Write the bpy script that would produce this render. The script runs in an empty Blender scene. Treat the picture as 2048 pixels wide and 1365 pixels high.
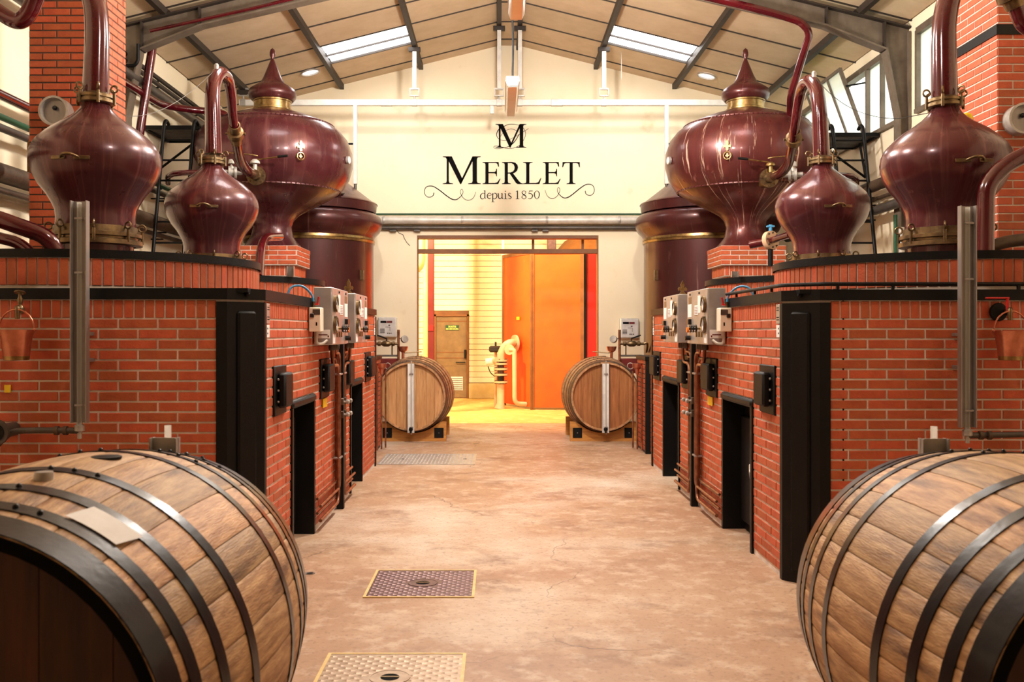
import bpy, math, random
from mathutils import Vector, Matrix
random.seed(7)
PI = math.pi
sc = bpy.context.scene
COL = sc.collection

# ------------------------------------------------------------------ camera
F, U0, V0, H = 1920.0, 997.0, 664.0, 1.53          # focal length in px, vanishing point, eye height
cam = bpy.data.cameras.new('camera'); camo = bpy.data.objects.new('camera', cam); COL.objects.link(camo)
cam.sensor_width = 36; cam.lens = F * 36 / 2048
cam.shift_x = (1024 - U0) / 2048; cam.shift_y = (V0 - 682.5) / 2048
camo.location = (0, 0, H); camo.rotation_euler = (PI / 2, 0, 0)
cam.clip_end = 200; cam.clip_start = 0.05
cam.dof.use_dof = True; cam.dof.focus_distance = 8.5; cam.dof.aperture_fstop = 5.6
sc.camera = camo
sc.view_settings.view_transform = 'Standard'; sc.view_settings.look = 'None'
sc.view_settings.gamma = 1; sc.view_settings.use_curve_mapping = False
sc.view_settings.exposure = 0.52
sc.cycles.use_denoising = True
sc.cycles.sample_clamp_indirect = 6.0
sc.cycles.max_bounces = 7; sc.cycles.diffuse_bounces = 4; sc.cycles.glossy_bounces = 3; sc.cycles.adaptive_threshold = .05

# ------------------------------------------------------------------ world (daylight outside)
wd = bpy.data.worlds.new('world'); sc.world = wd; wd.use_nodes = True
wn = wd.node_tree; bg = wn.nodes['Background']
bg.inputs[0].default_value = (1.0, .985, .95, 1); bg.inputs[1].default_value = 2.6      # even, bright overcast sky

# ------------------------------------------------------------------ light levels (the lamps themselves are built below)
P_AISLE, C_AISLE = 390.0, (1.0, 0.93, 0.84)
P_WASH, C_WASH = 340.0, (1.0, 0.92, 0.80)
P_ANNEX, C_ANNEX = 350.0, (1.0, 0.78, 0.44)
E_SKYLIGHT = 7.0

def W(px, py, Y): return Vector(((px - U0) * Y / F, Y, H - (py - V0) * Y / F))
def proj(p): return U0 + F * p[0] / p[1], V0 - F * (p[2] - H) / p[1]
def s2l(c):
    c = c / 255.0
    return c / 12.92 if c <= 0.04045 else ((c + 0.055) / 1.055) ** 2.4
def C(r, g, b): return (s2l(r), s2l(g), s2l(b), 1)

# ------------------------------------------------------------------ materials
def mat(name, c1, c2=None, scale=4.0, detail=5, rough=.5, rough2=None, metal=0.0, bump=0.0, bscale=None,
        stretch=(1, 1, 1), rand=0.0, coat=0.0, emit=0.0, island=False, spots=None, sscale=30, slo=.62, shi=.7, spec=.5, contrast=(.3, .7), world=False, streak=None):
    m = bpy.data.materials.new(name); m.use_nodes = True
    nt = m.node_tree; b = nt.nodes['Principled BSDF']; N = nt.nodes.new; Lk = nt.links.new
    b.inputs['Roughness'].default_value = rough; b.inputs['Metallic'].default_value = metal
    b.inputs['Coat Weight'].default_value = coat; b.inputs['Coat Roughness'].default_value = .12
    b.inputs['Specular IOR Level'].default_value = spec
    if c2 is None and not bump and not rand:
        b.inputs['Base Color'].default_value = c1
        if emit: b.inputs['Emission Color'].default_value = c1; b.inputs['Emission Strength'].default_value = emit
        return m
    if world:
        geo = N('ShaderNodeNewGeometry'); co = geo.outputs['Position']
    else:
        tc = N('ShaderNodeTexCoord'); co = tc.outputs['Object']
    mp = N('ShaderNodeMapping'); mp.inputs['Scale'].default_value = stretch
    Lk(co, mp.inputs['Vector'])
    vec = mp.outputs['Vector']
    rnd = None
    if rand:
        oi = N('ShaderNodeObjectInfo'); rnd = oi.outputs['Random']
        if island:
            g = N('ShaderNodeNewGeometry'); ad = N('ShaderNodeMath'); ad.operation = 'ADD'
            Lk(rnd, ad.inputs[0]); Lk(g.outputs['Random Per Island'], ad.inputs[1])
            fr = N('ShaderNodeMath'); fr.operation = 'FRACT'; Lk(ad.outputs[0], fr.inputs[0]); rnd = fr.outputs[0]
        mu = N('ShaderNodeMath'); mu.operation = 'MULTIPLY'; mu.inputs[1].default_value = 37.0; Lk(rnd, mu.inputs[0])
        va = N('ShaderNodeVectorMath'); va.operation = 'ADD'; Lk(vec, va.inputs[0]); Lk(mu.outputs[0], va.inputs[1]); vec = va.outputs[0]
    nz = N('ShaderNodeTexNoise'); nz.inputs['Scale'].default_value = scale; nz.inputs['Detail'].default_value = detail
    nz.inputs['Roughness'].default_value = .62
    Lk(vec, nz.inputs['Vector'])
    rp = N('ShaderNodeMapRange'); rp.inputs[1].default_value, rp.inputs[2].default_value = contrast; Lk(nz.outputs['Fac'], rp.inputs[0])
    mx = N('ShaderNodeMix'); mx.data_type = 'RGBA'; mx.inputs[6].default_value = c1; mx.inputs[7].default_value = c2 or c1
    Lk(rp.outputs[0], mx.inputs[0]); col = mx.outputs[2]
    if spots is not None:
        n2 = N('ShaderNodeTexNoise'); n2.inputs['Scale'].default_value = sscale; n2.inputs['Detail'].default_value = 6; Lk(vec, n2.inputs['Vector'])
        r2 = N('ShaderNodeMapRange'); r2.inputs[1].default_value = slo; r2.inputs[2].default_value = shi; Lk(n2.outputs['Fac'], r2.inputs[0])
        m2 = N('ShaderNodeMix'); m2.data_type = 'RGBA'; Lk(r2.outputs[0], m2.inputs[0]); Lk(col, m2.inputs[6]); m2.inputs[7].default_value = spots; col = m2.outputs[2]
    if streak:                                   # runs and drips down a turned vessel: (colour, low, high, amount)
        sx = N('ShaderNodeSeparateXYZ'); Lk(co, sx.inputs[0])
        at = N('ShaderNodeMath'); at.operation = 'ARCTAN2'; Lk(sx.outputs[0], at.inputs[0]); Lk(sx.outputs[1], at.inputs[1])
        sm_ = N('ShaderNodeMath'); sm_.operation = 'MULTIPLY'; sm_.inputs[1].default_value = streak[4]; Lk(at.outputs[0], sm_.inputs[0])
        sz_ = N('ShaderNodeMath'); sz_.operation = 'MULTIPLY'; sz_.inputs[1].default_value = .55; Lk(sx.outputs[2], sz_.inputs[0])
        cx_ = N('ShaderNodeCombineXYZ'); Lk(sm_.outputs[0], cx_.inputs[0]); Lk(sz_.outputs[0], cx_.inputs[1])
        n3 = N('ShaderNodeTexNoise'); n3.inputs['Scale'].default_value = 1.0; n3.inputs['Detail'].default_value = 7; n3.inputs['Roughness'].default_value = .7; Lk(cx_.outputs[0], n3.inputs['Vector'])
        r5 = N('ShaderNodeMapRange'); r5.inputs[1].default_value, r5.inputs[2].default_value = streak[1], streak[2]; r5.inputs[4].default_value = streak[3]; Lk(n3.outputs['Fac'], r5.inputs[0])
        m5 = N('ShaderNodeMix'); m5.data_type = 'RGBA'; Lk(r5.outputs[0], m5.inputs[0]); Lk(col, m5.inputs[6]); m5.inputs[7].default_value = streak[0]; col = m5.outputs[2]
    if rand:
        hs = N('ShaderNodeHueSaturation'); Lk(col, hs.inputs['Color'])
        r3 = N('ShaderNodeMapRange'); r3.inputs[3].default_value = 1 - rand; r3.inputs[4].default_value = 1 + rand; Lk(rnd, r3.inputs[0])
        Lk(r3.outputs[0], hs.inputs['Value'])
        r4 = N('ShaderNodeMapRange'); r4.inputs[3].default_value = .5 + rand * .03; r4.inputs[4].default_value = .5 - rand * .03; Lk(rnd, r4.inputs[0])
        Lk(r4.outputs[0], hs.inputs['Hue']); col = hs.outputs[0]
    Lk(col, b.inputs['Base Color'])
    if rough2 is not None:
        rr = N('ShaderNodeMapRange'); rr.inputs[1].default_value = .3; rr.inputs[2].default_value = .7
        rr.inputs[3].default_value = rough; rr.inputs[4].default_value = rough2
        Lk(nz.outputs['Fac'], rr.inputs[0]); Lk(rr.outputs[0], b.inputs['Roughness'])
    if bump:
        nb = N('ShaderNodeTexNoise'); nb.inputs['Scale'].default_value = bscale or scale * 4; nb.inputs['Detail'].default_value = 4; Lk(vec, nb.inputs['Vector'])
        bp = N('ShaderNodeBump'); bp.inputs['Strength'].default_value = bump; bp.inputs['Distance'].default_value = .01
        Lk(nb.outputs['Fac'], bp.inputs['Height']); Lk(bp.outputs[0], b.inputs['Normal'])
    return m

M = {}
M['brick'] = mat('brick', C(194, 94, 54), C(170, 74, 42), scale=9, rough=.62, bump=.25, bscale=60, rand=.15, island=True)
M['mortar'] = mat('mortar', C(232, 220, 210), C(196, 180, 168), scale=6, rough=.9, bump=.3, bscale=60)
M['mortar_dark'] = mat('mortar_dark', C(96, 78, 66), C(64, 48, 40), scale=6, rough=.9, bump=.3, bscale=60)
M['iron'] = mat('iron', C(6, 5, 6), C(12, 10, 10), scale=7, rough=.5, bump=.15, bscale=90, spec=.25)
M['copper'] = mat('copper', C(96, 42, 45), C(66, 25, 31), scale=2.2, rough=.17, rough2=.34, metal=.28, bump=.04, bscale=14,
                  stretch=(1, 1, .35), coat=.25, spots=C(150, 90, 80), sscale=14, slo=.66, shi=.86, streak=(C(150, 96, 90), .52, .75, .55, 9))
M['copper_dark'] = mat('copper_dark', C(92, 40, 38), C(62, 24, 25), scale=2.5, rough=.26, rough2=.42, metal=.35, bump=.05, bscale=10,
                  stretch=(1, 1, .25), coat=.2, spots=C(140, 92, 82), sscale=10, slo=.68, shi=.9, streak=(C(170, 124, 116), .6, .72, .6, 12))
M['lacquer'] = mat('lacquer', C(92, 14, 22), C(62, 8, 16), scale=3, rough=.14, metal=.15, coat=.7, bump=.02, bscale=9)
M['brass'] = mat('brass', C(146, 122, 88), C(92, 74, 54), scale=14, rough=.32, metal=.85, bump=.1)
M['gold'] = mat('gold', C(184, 152, 98), C(128, 100, 62), scale=20, rough=.28, metal=.9)
M['raw_copper'] = mat('raw_copper', C(222, 150, 122), C(180, 104, 80), scale=9, rough=.3, metal=.9, bump=.05)
M['pipe_copper'] = mat('pipe_copper', C(176, 124, 94), C(112, 68, 50), scale=12, rough=.35, metal=.8)
M['steel'] = mat('steel', C(166, 158, 154), C(136, 128, 124), scale=9, rough=.36, metal=.55, stretch=(1, 1, .2), bump=.05)
M['steel_box'] = mat('steel_box', C(178, 172, 168), C(156, 150, 147), scale=5, rough=.4, metal=.45)
M['galv'] = mat('galv', C(190, 184, 178), C(150, 144, 138), scale=12, rough=.42, metal=.4)
M['white_gauge'] = mat('white_gauge', C(226, 222, 220), C(200, 196, 194), scale=9, rough=.4)
M['oak'] = mat('oak', C(216, 174, 126), C(142, 96, 58), scale=5.5, detail=12, rough=.6, bump=.35, bscale=30, stretch=(9, 1.0, 9), rand=.2,
               spots=C(96, 62, 40), sscale=2.2, slo=.57, shi=.74)
M['oak_old'] = mat('oak_old', C(196, 152, 108), C(146, 98, 60), scale=3.5, detail=8, rough=.66, bump=.25, bscale=40, stretch=(6, .9, 6), rand=.18,
               spots=C(96, 58, 34), sscale=3.5, slo=.6, shi=.76)
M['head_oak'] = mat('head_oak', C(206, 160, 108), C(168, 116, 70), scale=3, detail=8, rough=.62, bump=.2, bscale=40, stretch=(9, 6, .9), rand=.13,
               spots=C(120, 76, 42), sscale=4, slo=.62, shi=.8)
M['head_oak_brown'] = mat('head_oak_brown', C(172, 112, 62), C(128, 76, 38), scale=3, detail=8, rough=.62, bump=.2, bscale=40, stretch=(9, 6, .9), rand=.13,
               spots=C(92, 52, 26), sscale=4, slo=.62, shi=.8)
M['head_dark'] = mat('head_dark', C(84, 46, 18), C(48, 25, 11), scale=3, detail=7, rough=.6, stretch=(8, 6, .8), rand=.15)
M['hoop'] = mat('hoop', C(28, 27, 33), C(17, 16, 20), scale=7, rough=.34, metal=.55, bump=.1, bscale=40, coat=.15)
M['hoop_rust'] = mat('hoop_rust', C(94, 62, 46), C(50, 36, 34), scale=8, rough=.5, metal=.4, bump=.1, bscale=50)
M['cradle'] = mat('cradle', C(206, 146, 70), C(164, 104, 46), scale=4, detail=7, rough=.6, stretch=(1, 5, 9), bump=.2, bscale=30)
M['wall'] = mat('wall', C(248, 234, 206), C(243, 226, 194), scale=1.1, rough=.85, bump=.12, bscale=26, spots=C(214, 180, 138), sscale=2.2, slo=.64, shi=.86, world=True)
M['panel'] = mat('panel', C(214, 190, 158), C(198, 172, 138), scale=3, rough=.85, bump=.35, bscale=160, rand=.05)
M['purlin'] = mat('purlin', C(50, 38, 30), C(36, 27, 21), scale=9, rough=.6)
M['rafter'] = mat('rafter', C(116, 102, 88), C(88, 75, 62), scale=5, rough=.55, bump=.1)
M['white_metal'] = mat('white_metal', C(226, 222, 214), C(196, 192, 186), scale=9, rough=.45)
M['paper'] = mat('paper', C(240, 238, 236), C(226, 222, 220), scale=12, rough=.8)
M['ink'] = mat('ink', C(10, 9, 10), rough=.85, spec=.1)
M['red'] = mat('red', C(196, 26, 22), rough=.4)
M['orange_lamp'] = mat('orange_lamp', C(230, 120, 20), rough=.3)
M['yellow'] = mat('yellow', C(246, 206, 20), rough=.5)
M['blue'] = mat('blue', C(70, 150, 200), rough=.4)
M['green'] = mat('green', C(18, 74, 46), rough=.45)
M['black_plastic'] = mat('black_plastic', C(16, 15, 16), rough=.35)
M['beige_box'] = mat('beige_box', C(232, 222, 202), rough=.5)
M['rust_pipe'] = mat('rust_pipe', C(104, 84, 66), C(62, 46, 36), scale=6, rough=.55, metal=.3, bump=.2, bscale=30)
M['grey_pipe'] = mat('grey_pipe', C(92, 84, 78), C(66, 58, 52), scale=6, rough=.45, metal=.3)
M['white_pipe'] = mat('white_pipe', C(214, 208, 200), C(178, 170, 160), scale=6, rough=.4, metal=.2)
M['orange_panel'] = mat('orange_panel', C(232, 92, 6), C(222, 74, 4), scale=1.6, rough=.6, spots=C(250, 158, 64), sscale=9, slo=.7, shi=.9)
M['red_panel'] = mat('red_panel', C(214, 26, 10), C(190, 14, 6), scale=2, rough=.5)
M['frame_brown'] = mat('frame_brown', C(136, 84, 38), C(110, 64, 28), scale=5, rough=.55)
M['dark_red'] = mat('dark_red', C(118, 22, 14), C(90, 14, 10), scale=4, rough=.5)
M['clad'] = mat('clad', C(246, 238, 214), C(238, 228, 200), scale=3, rough=.65, rand=.02)
M['door_tan'] = mat('door_tan', C(136, 108, 72), C(112, 86, 56), scale=4, rough=.55, bump=.1)
M['pump_pipe'] = mat('pump_pipe', C(224, 186, 152), C(206, 164, 128), scale=5, rough=.45)
M['concrete'] = mat('concrete', C(220, 200, 150), C(200, 176, 120), scale=4, rough=.85)
M['plate_dark'] = mat('plate_dark', C(112, 84, 84), C(84, 56, 60), scale=18, rough=.42, metal=.5)
M['plate_light'] = mat('plate_light', C(180, 160, 140), C(150, 126, 106), scale=18, rough=.45, metal=.4)
M['alu'] = mat('alu', C(196, 190, 186), C(160, 154, 150), scale=14, rough=.38, metal=.5)
M['plate_edge'] = mat('plate_edge', C(232, 204, 140), C(196, 160, 96), scale=10, rough=.5)
M['bark'] = mat('bark', C(80, 60, 44), rough=.8)
M['leaf'] = mat('leaf', C(96, 130, 50), C(140, 160, 70), scale=9, rough=.6)
M['roof_out'] = mat('roof_out', C(60, 46, 36), rough=.9)

def emis(name, c, s):
    m = bpy.data.materials.new(name); m.use_nodes = True; nt = m.node_tree
    b = nt.nodes['Principled BSDF']; b.inputs['Base Color'].default_value = c
    b.inputs['Emission Color'].default_value = c; b.inputs['Emission Strength'].default_value = s
    return m
M['skylight'] = emis('skylight', (1, .99, .97, 1), E_SKYLIGHT)
M['vent_glow'] = emis('vent_glow', (1, .98, .95, 1), 1.0)  # faint glow put into the ceiling vent discs
M['lamp_face'] = emis('lamp_face', (1, .86, .7, 1), 12)
M['tube_cover'] = mat('tube_cover', C(236, 214, 184), C(226, 200, 168), scale=3, rough=.25, coat=.4)

def glassy(name, tint, rough, bump):
    m = bpy.data.materials.new(name); m.use_nodes = True; nt = m.node_tree
    for n in list(nt.nodes): nt.nodes.remove(n)
    N = nt.nodes.new; L = nt.links.new
    o = N('ShaderNodeOutputMaterial'); tr = N('ShaderNodeBsdfTransparent'); tr.inputs[0].default_value = tint
    tl = N('ShaderNodeBsdfTranslucent'); tl.inputs[0].default_value = (.95, .97, .93, 1)
    gl = N('ShaderNodeBsdfGlossy'); gl.inputs['Roughness'].default_value = .15
    vz = N('ShaderNodeTexVoronoi'); vz.inputs['Scale'].default_value = 38
    tc = N('ShaderNodeTexCoord'); L(tc.outputs['Object'], vz.inputs['Vector'])
    bp = N('ShaderNodeBump'); bp.inputs['Strength'].default_value = bump; L(vz.outputs['Distance'], bp.inputs['Height']); L(bp.outputs[0], gl.inputs['Normal'])
    m1 = N('ShaderNodeMixShader'); m1.inputs[0].default_value = rough; L(tr.outputs[0], m1.inputs[1]); L(tl.outputs[0], m1.inputs[2])
    m2 = N('ShaderNodeMixShader'); m2.inputs[0].default_value = .08; L(m1.outputs[0], m2.inputs[1]); L(gl.outputs[0], m2.inputs[2])
    L(m2.outputs[0], o.inputs[0])
    return m
M['rolled_glass'] = glassy('rolled_glass', (.93, .97, .92, 1), .45, .5)
M['clear_tube'] = glassy('clear_tube', (.9, .88, .86, 1), .5, 0)
M['clear_glass'] = glassy('clear_glass', (.95, .95, .95, 1), .1, 0)

def floor_mat():
    m = bpy.data.materials.new('floor_concrete'); m.use_nodes = True; nt = m.node_tree; b = nt.nodes['Principled BSDF']
    N = nt.nodes.new; L = nt.links.new
    tc = N('ShaderNodeTexCoord')
    def noise(sc_, det, stretch=(1, 1, 1), lo=.35, hi=.65, off=0):
        mp = N('ShaderNodeMapping'); mp.inputs['Scale'].default_value = stretch; mp.inputs['Location'].default_value = (off, off, 0); L(tc.outputs['Object'], mp.inputs[0])
        n = N('ShaderNodeTexNoise'); n.inputs['Scale'].default_value = sc_; n.inputs['Detail'].default_value = det; n.inputs['Roughness'].default_value = .65; L(mp.outputs[0], n.inputs[0])
        r = N('ShaderNodeMapRange'); r.inputs[1].default_value = lo; r.inputs[2].default_value = hi; L(n.outputs['Fac'], r.inputs[0]); return r.outputs[0], n.outputs['Fac']
    def mix(f, a, c):
        x = N('ShaderNodeMix'); x.data_type = 'RGBA'; L(f, x.inputs[0])
        if isinstance(a, tuple): x.inputs[6].default_value = a
        else: L(a, x.inputs[6])
        x.inputs[7].default_value = c; return x.outputs[2]
    f1, raw = noise(.8, 9)
    col = mix(f1, C(156, 118, 90), C(178, 146, 118))
    f2, _ = noise(.5, 8, (1, 1, 1), .5, .68, 7.3); col = mix(f2, col, C(200, 184, 168))
    f3, _ = noise(1.9, 10, (1, 1.2, 1), .53, .74, 3.1); col = mix(f3, col, C(120, 82, 60))
    f4, _ = noise(7, 12, (1, 1, 1), .5, .8, 1.7); col = mix(f4, col, C(204, 184, 164))
    f5, _ = noise(34, 8, (1, 1, 1), .54, .8, 5); col = mix(f5, col, C(112, 74, 56))
    # a few fine cracks
    wv = N('ShaderNodeTexNoise'); wv.inputs['Scale'].default_value = 1.5; wv.inputs['Detail'].default_value = 5; L(tc.outputs['Object'], wv.inputs[0])
    vm = N('ShaderNodeVectorMath'); vm.operation = 'MULTIPLY_ADD'; L(wv.outputs['Color'], vm.inputs[0]); vm.inputs[1].default_value = (.8, .8, 0); L(tc.outputs['Object'], vm.inputs[2])
    vo = N('ShaderNodeTexVoronoi'); vo.feature = 'DISTANCE_TO_EDGE'; vo.inputs['Scale'].default_value = .34; L(vm.outputs[0], vo.inputs['Vector'])
    cr = N('ShaderNodeMapRange'); cr.inputs[1].default_value = .0008; cr.inputs[2].default_value = .0022; cr.inputs[3].default_value = .8; cr.inputs[4].default_value = 0; L(vo.outputs['Distance'], cr.inputs[0])
    fk, _ = noise(.7, 3, (1, 1, 1), .45, .6, 11)
    ml = N('ShaderNodeMath'); ml.operation = 'MULTIPLY'; L(cr.outputs[0], ml.inputs[0]); L(fk, ml.inputs[1])
    col = mix(ml.outputs[0], col, C(84, 60, 48))
    L(col, b.inputs['Base Color'])
    rr = N('ShaderNodeMapRange'); rr.inputs[3].default_value = .42; rr.inputs[4].default_value = .68; L(raw, rr.inputs[0]); L(rr.outputs[0], b.inputs['Roughness'])
    _, hb = noise(40, 6); bp = N('ShaderNodeBump'); bp.inputs['Strength'].default_value = .12; bp.inputs['Distance'].default_value = .01; L(hb, bp.inputs['Height']); L(bp.outputs[0], b.inputs['Normal'])
    return m
M['floor'] = floor_mat()

# ------------------------------------------------------------------ mesh helpers
OFF = {}                                    # world offset of each parent
class MB:
    def __init__(s): s.v = []; s.f = []
    def add(s, vs, fs):
        n = len(s.v); s.v += [tuple(v) for v in vs]; s.f += [tuple(i + n for i in f) for f in fs]; return s
    def box(s, x0, x1, y0, y1, z0, z1, b=0.0):
        if x0 > x1: x0, x1 = x1, x0
        if y0 > y1: y0, y1 = y1, y0
        if z0 > z1: z0, z1 = z1, z0
        c = Vector(((x0 + x1) / 2, (y0 + y1) / 2, (z0 + z1) / 2))
        return s.obox(c, Vector(((x1 - x0) / 2, 0, 0)), Vector((0, (y1 - y0) / 2, 0)), Vector((0, 0, (z1 - z0) / 2)), b)
    def obox(s, c, ux, uy, uz, b=0.0):
        c = Vector(c); ux = Vector(ux); uy = Vector(uy); uz = Vector(uz)
        if ux.cross(uy).dot(uz) < 0: uz = -uz
        sg = [(i, j, k) for k in (-1, 1) for j in (-1, 1) for i in (-1, 1)]
        if b <= 0:
            return s.add([c + ux * i + uy * j + uz * k for i, j, k in sg],
                         [(0, 2, 3, 1), (4, 5, 7, 6), (0, 1, 5, 4), (2, 6, 7, 3), (0, 4, 6, 2), (1, 3, 7, 5)])
        vs = []
        for i, j, k in sg:
            a = c + ux * i + uy * j + uz * k
            dx, dy, dz = ux.normalized() * i * b, uy.normalized() * j * b, uz.normalized() * k * b
            vs += [a - dy - dz, a - dx - dz, a - dx - dy]
        def ix(n, t): return n * 3 + t
        fs = [(ix(0, 2), ix(2, 2), ix(3, 2), ix(1, 2)), (ix(4, 2), ix(5, 2), ix(7, 2), ix(6, 2)),
              (ix(0, 1), ix(1, 1), ix(5, 1), ix(4, 1)), (ix(2, 1), ix(6, 1), ix(7, 1), ix(3, 1)),
              (ix(0, 0), ix(4, 0), ix(6, 0), ix(2, 0)), (ix(1, 0), ix(3, 0), ix(7, 0), ix(5, 0))]
        for a, d in ((0, 1), (2, 3), (4, 5), (6, 7)): fs.append((ix(a, 1), ix(a, 2), ix(d, 2), ix(d, 1)))
        for a, d in ((0, 2), (1, 3), (4, 6), (5, 7)): fs.append((ix(a, 0), ix(a, 2), ix(d, 2), ix(d, 0)))
        for a, d in ((0, 4), (1, 5), (2, 6), (3, 7)): fs.append((ix(a, 0), ix(a, 1), ix(d, 1), ix(d, 0)))
        for a in range(8): fs.append((ix(a, 0), ix(a, 1), ix(a, 2)))
        return s.add(vs, fs)
    def lathe(s, prof, c=(0, 0, 0), ax=(0, 0, 1), seg=32, cap=True, a0=0.0, a1=2 * PI):
        c = Vector(c); ax = Vector(ax).normalized()
        e1 = ax.orthogonal().normalized() if abs(ax.z) < .99 else Vector((1, 0, 0))
        e2 = ax.cross(e1)
        full = abs(a1 - a0 - 2 * PI) < 1e-6
        n = seg if full else seg + 1
        vs = []
        for r, h in prof:
            for i in range(n):
                a = a0 + (a1 - a0) * i / seg
                vs.append(c + ax * h + (e1 * math.cos(a) + e2 * math.sin(a)) * r)
        fs = []
        for k in range(len(prof) - 1):
            for i in range(seg):
                j = (i + 1) % n
                fs.append((k * n + i, k * n + j, (k + 1) * n + j, (k + 1) * n + i))
        if cap and full:
            if prof[0][0] > 1e-4: fs.append(tuple(range(n - 1, -1, -1)))
            if prof[-1][0] > 1e-4: fs.append(tuple((len(prof) - 1) * n + i for i in range(n)))
        return s.add(vs, fs)
    def cyl(s, p0, p1, r, r1=None, seg=16):
        p0 = Vector(p0); p1 = Vector(p1); d = p1 - p0
        return s.lathe([(r, 0), (r if r1 is None else r1, d.length)], p0, d, seg)
    def tube(s, pts, r, seg=12, sm=0, closed=False):
        pts = [Vector(p) for p in pts]
        rs = list(r) if isinstance(r, (list, tuple)) else [r] * len(pts)
        if sm:
            q = []; qr = []
            n = len(pts)
            for i in range(n - 1 if not closed else n):
                p0 = pts[max(i - 1, 0)] if not closed else pts[(i - 1) % n]; p1 = pts[i]; p2 = pts[(i + 1) % n]
                p3 = pts[min(i + 2, n - 1)] if not closed else pts[(i + 2) % n]
                for k in range(sm):
                    t = k / sm
                    q.append(.5 * ((2 * p1) + (p2 - p0) * t + (2 * p0 - 5 * p1 + 4 * p2 - p3) * t * t + (3 * p1 - p0 - 3 * p2 + p3) * t ** 3))
                    qr.append(rs[i] * (1 - t) + rs[(i + 1) % n] * t)
            if not closed: q.append(pts[-1]); qr.append(rs[-1])
            pts, rs = q, qr
        n = len(pts); vs = []
        up = None
        for i, p in enumerate(pts):
            if closed: d = pts[(i + 1) % n] - pts[(i - 1) % n]
            else: d = pts[min(i + 1, n - 1)] - pts[max(i - 1, 0)]
            d.normalize()
            up = d.orthogonal().normalized() if up is None else (up - d * up.dot(d)).normalized()
            w = d.cross(up)
            for k in range(seg):
                a = 2 * PI * k / seg
                vs.append(p + (up * math.cos(a) + w * math.sin(a)) * rs[i])
        fs = []
        for i in range(n if closed else n - 1):
            j = (i + 1) % n
            for k in range(seg):
                l = (k + 1) % seg
                fs.append((i * seg + k, i * seg + l, j * seg + l, j * seg + k))
        if not closed: fs += [tuple(range(seg - 1, -1, -1)), tuple((n - 1) * seg + k for k in range(seg))]
        return s.add(vs, fs)
    def elbow(s, pts, r, bend=.08, seg=12, n=5):
        """pipe through corner points with rounded bends"""
        pts = [Vector(p) for p in pts]; out = [pts[0]]
        for i in range(1, len(pts) - 1):
            a, b, c = pts[i - 1], pts[i], pts[i + 1]
            k = min(bend, (b - a).length * .49, (c - b).length * .49)
            p, q = b + (a - b).normalized() * k, b + (c - b).normalized() * k
            for t in range(n + 1):
                t /= n
                out.append(p * (1 - t) ** 2 + b * 2 * t * (1 - t) + q * t * t)
        out.append(pts[-1])
        return s.tube(out, r, seg)
    def prism(s, poly, o, ux, uy, d):
        """poly: 2d points in the plane o + ux*x + uy*y, extruded by vector d"""
        o = Vector(o); ux = Vector(ux); uy = Vector(uy); d = Vector(d); n = len(poly)
        a = [o + ux * x + uy * y for x, y in poly]
        area = sum(poly[i][0] * poly[(i + 1) % n][1] - poly[(i + 1) % n][0] * poly[i][1] for i in range(n))
        if (area < 0) ^ (ux.cross(uy).dot(d) < 0): a.reverse()
        return s.add(a + [p + d for p in a], [tuple(range(n - 1, -1, -1)), tuple(range(n, 2 * n))] + [(i, (i + 1) % n, n + (i + 1) % n, n + i) for i in range(n)])
    def torus(s, c, nrm, R, r, seg=24, rs=8):
        nrm = Vector(nrm).normalized(); e1 = nrm.orthogonal().normalized(); e2 = nrm.cross(e1); c = Vector(c)
        return s.tube([c + (e1 * math.cos(2 * PI * i / seg) + e2 * math.sin(2 * PI * i / seg)) * R for i in range(seg)], r, rs, closed=True)
    def ball(s, c, r, seg=14, sq=1.0):
        n = 8
        return s.lathe([(max(r * math.sin(PI * i / n), 1e-5), -r * sq * math.cos(PI * i / n)) for i in range(n + 1)], c, (0, 0, 1), seg, cap=False)
    def mesh(s, name, off=None, ang=38):
        me = bpy.data.meshes.new(name)
        vs = s.v if off is None else [(x - off[0], y - off[1], z - off[2]) for x, y, z in s.v]
        me.from_pydata(vs, [], s.f); me.update()
        me.polygons.foreach_set('use_smooth', [True] * len(me.polygons))
        me.set_sharp_from_angle(angle=math.radians(ang))
        return me
    def build(s, name, m, parent=None, label=None, kind=None, ang=38):
        if parent is None:
            xs, ys, zs = zip(*s.v)
            off = Vector(((min(xs) + max(xs)) / 2, (min(ys) + max(ys)) / 2, min(zs)))
        else: off = OFF[parent.name]
        me = s.mesh(name, off, ang); me.materials.append(M[m])
        o = bpy.data.objects.new(name, me); COL.objects.link(o)
        if parent is None: o.location = off
        else: o.parent = parent
        OFF[o.name] = off
        if label: o['label'] = label
        if kind: o['kind'] = kind
        return o
def thing(name, label, cat, loc=(0, 0, 0), group=None, rotz=0.0, local=False):
    o = bpy.data.objects.new(name, None); COL.objects.link(o); o.empty_display_size = .1
    o.location = loc; o.rotation_euler = (0, 0, rotz); o['label'] = label; o['category'] = cat
    if group: o['group'] = group
    OFF[o.name] = Vector((0, 0, 0)) if local else Vector(loc)
    return o
def tag(o, label, cat, group=None):
    o['label'] = label; o['category'] = cat
    if group: o['group'] = group
    return o
def struct(o): o['kind'] = 'structure'; return o
def link_copy(me, name, parent, loc, rotz=0.0, m=None):
    o = bpy.data.objects.new(name, me); COL.objects.link(o); o.parent = parent
    o.location = Vector(loc) - OFF[parent.name]; o.rotation_euler = (0, 0, rotz)
    return o

# ------------------------------------------------------------------ the hall: floor, walls, ceiling
XC, XL, XR = .17, -4.49, 4.83               # ridge axis, side walls
YB, YN = 16.0, -12.0                          # logo wall, wall behind the camera
def zroof(x): return 6.34 - .25 * max(abs(x - XC), .16)

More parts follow.
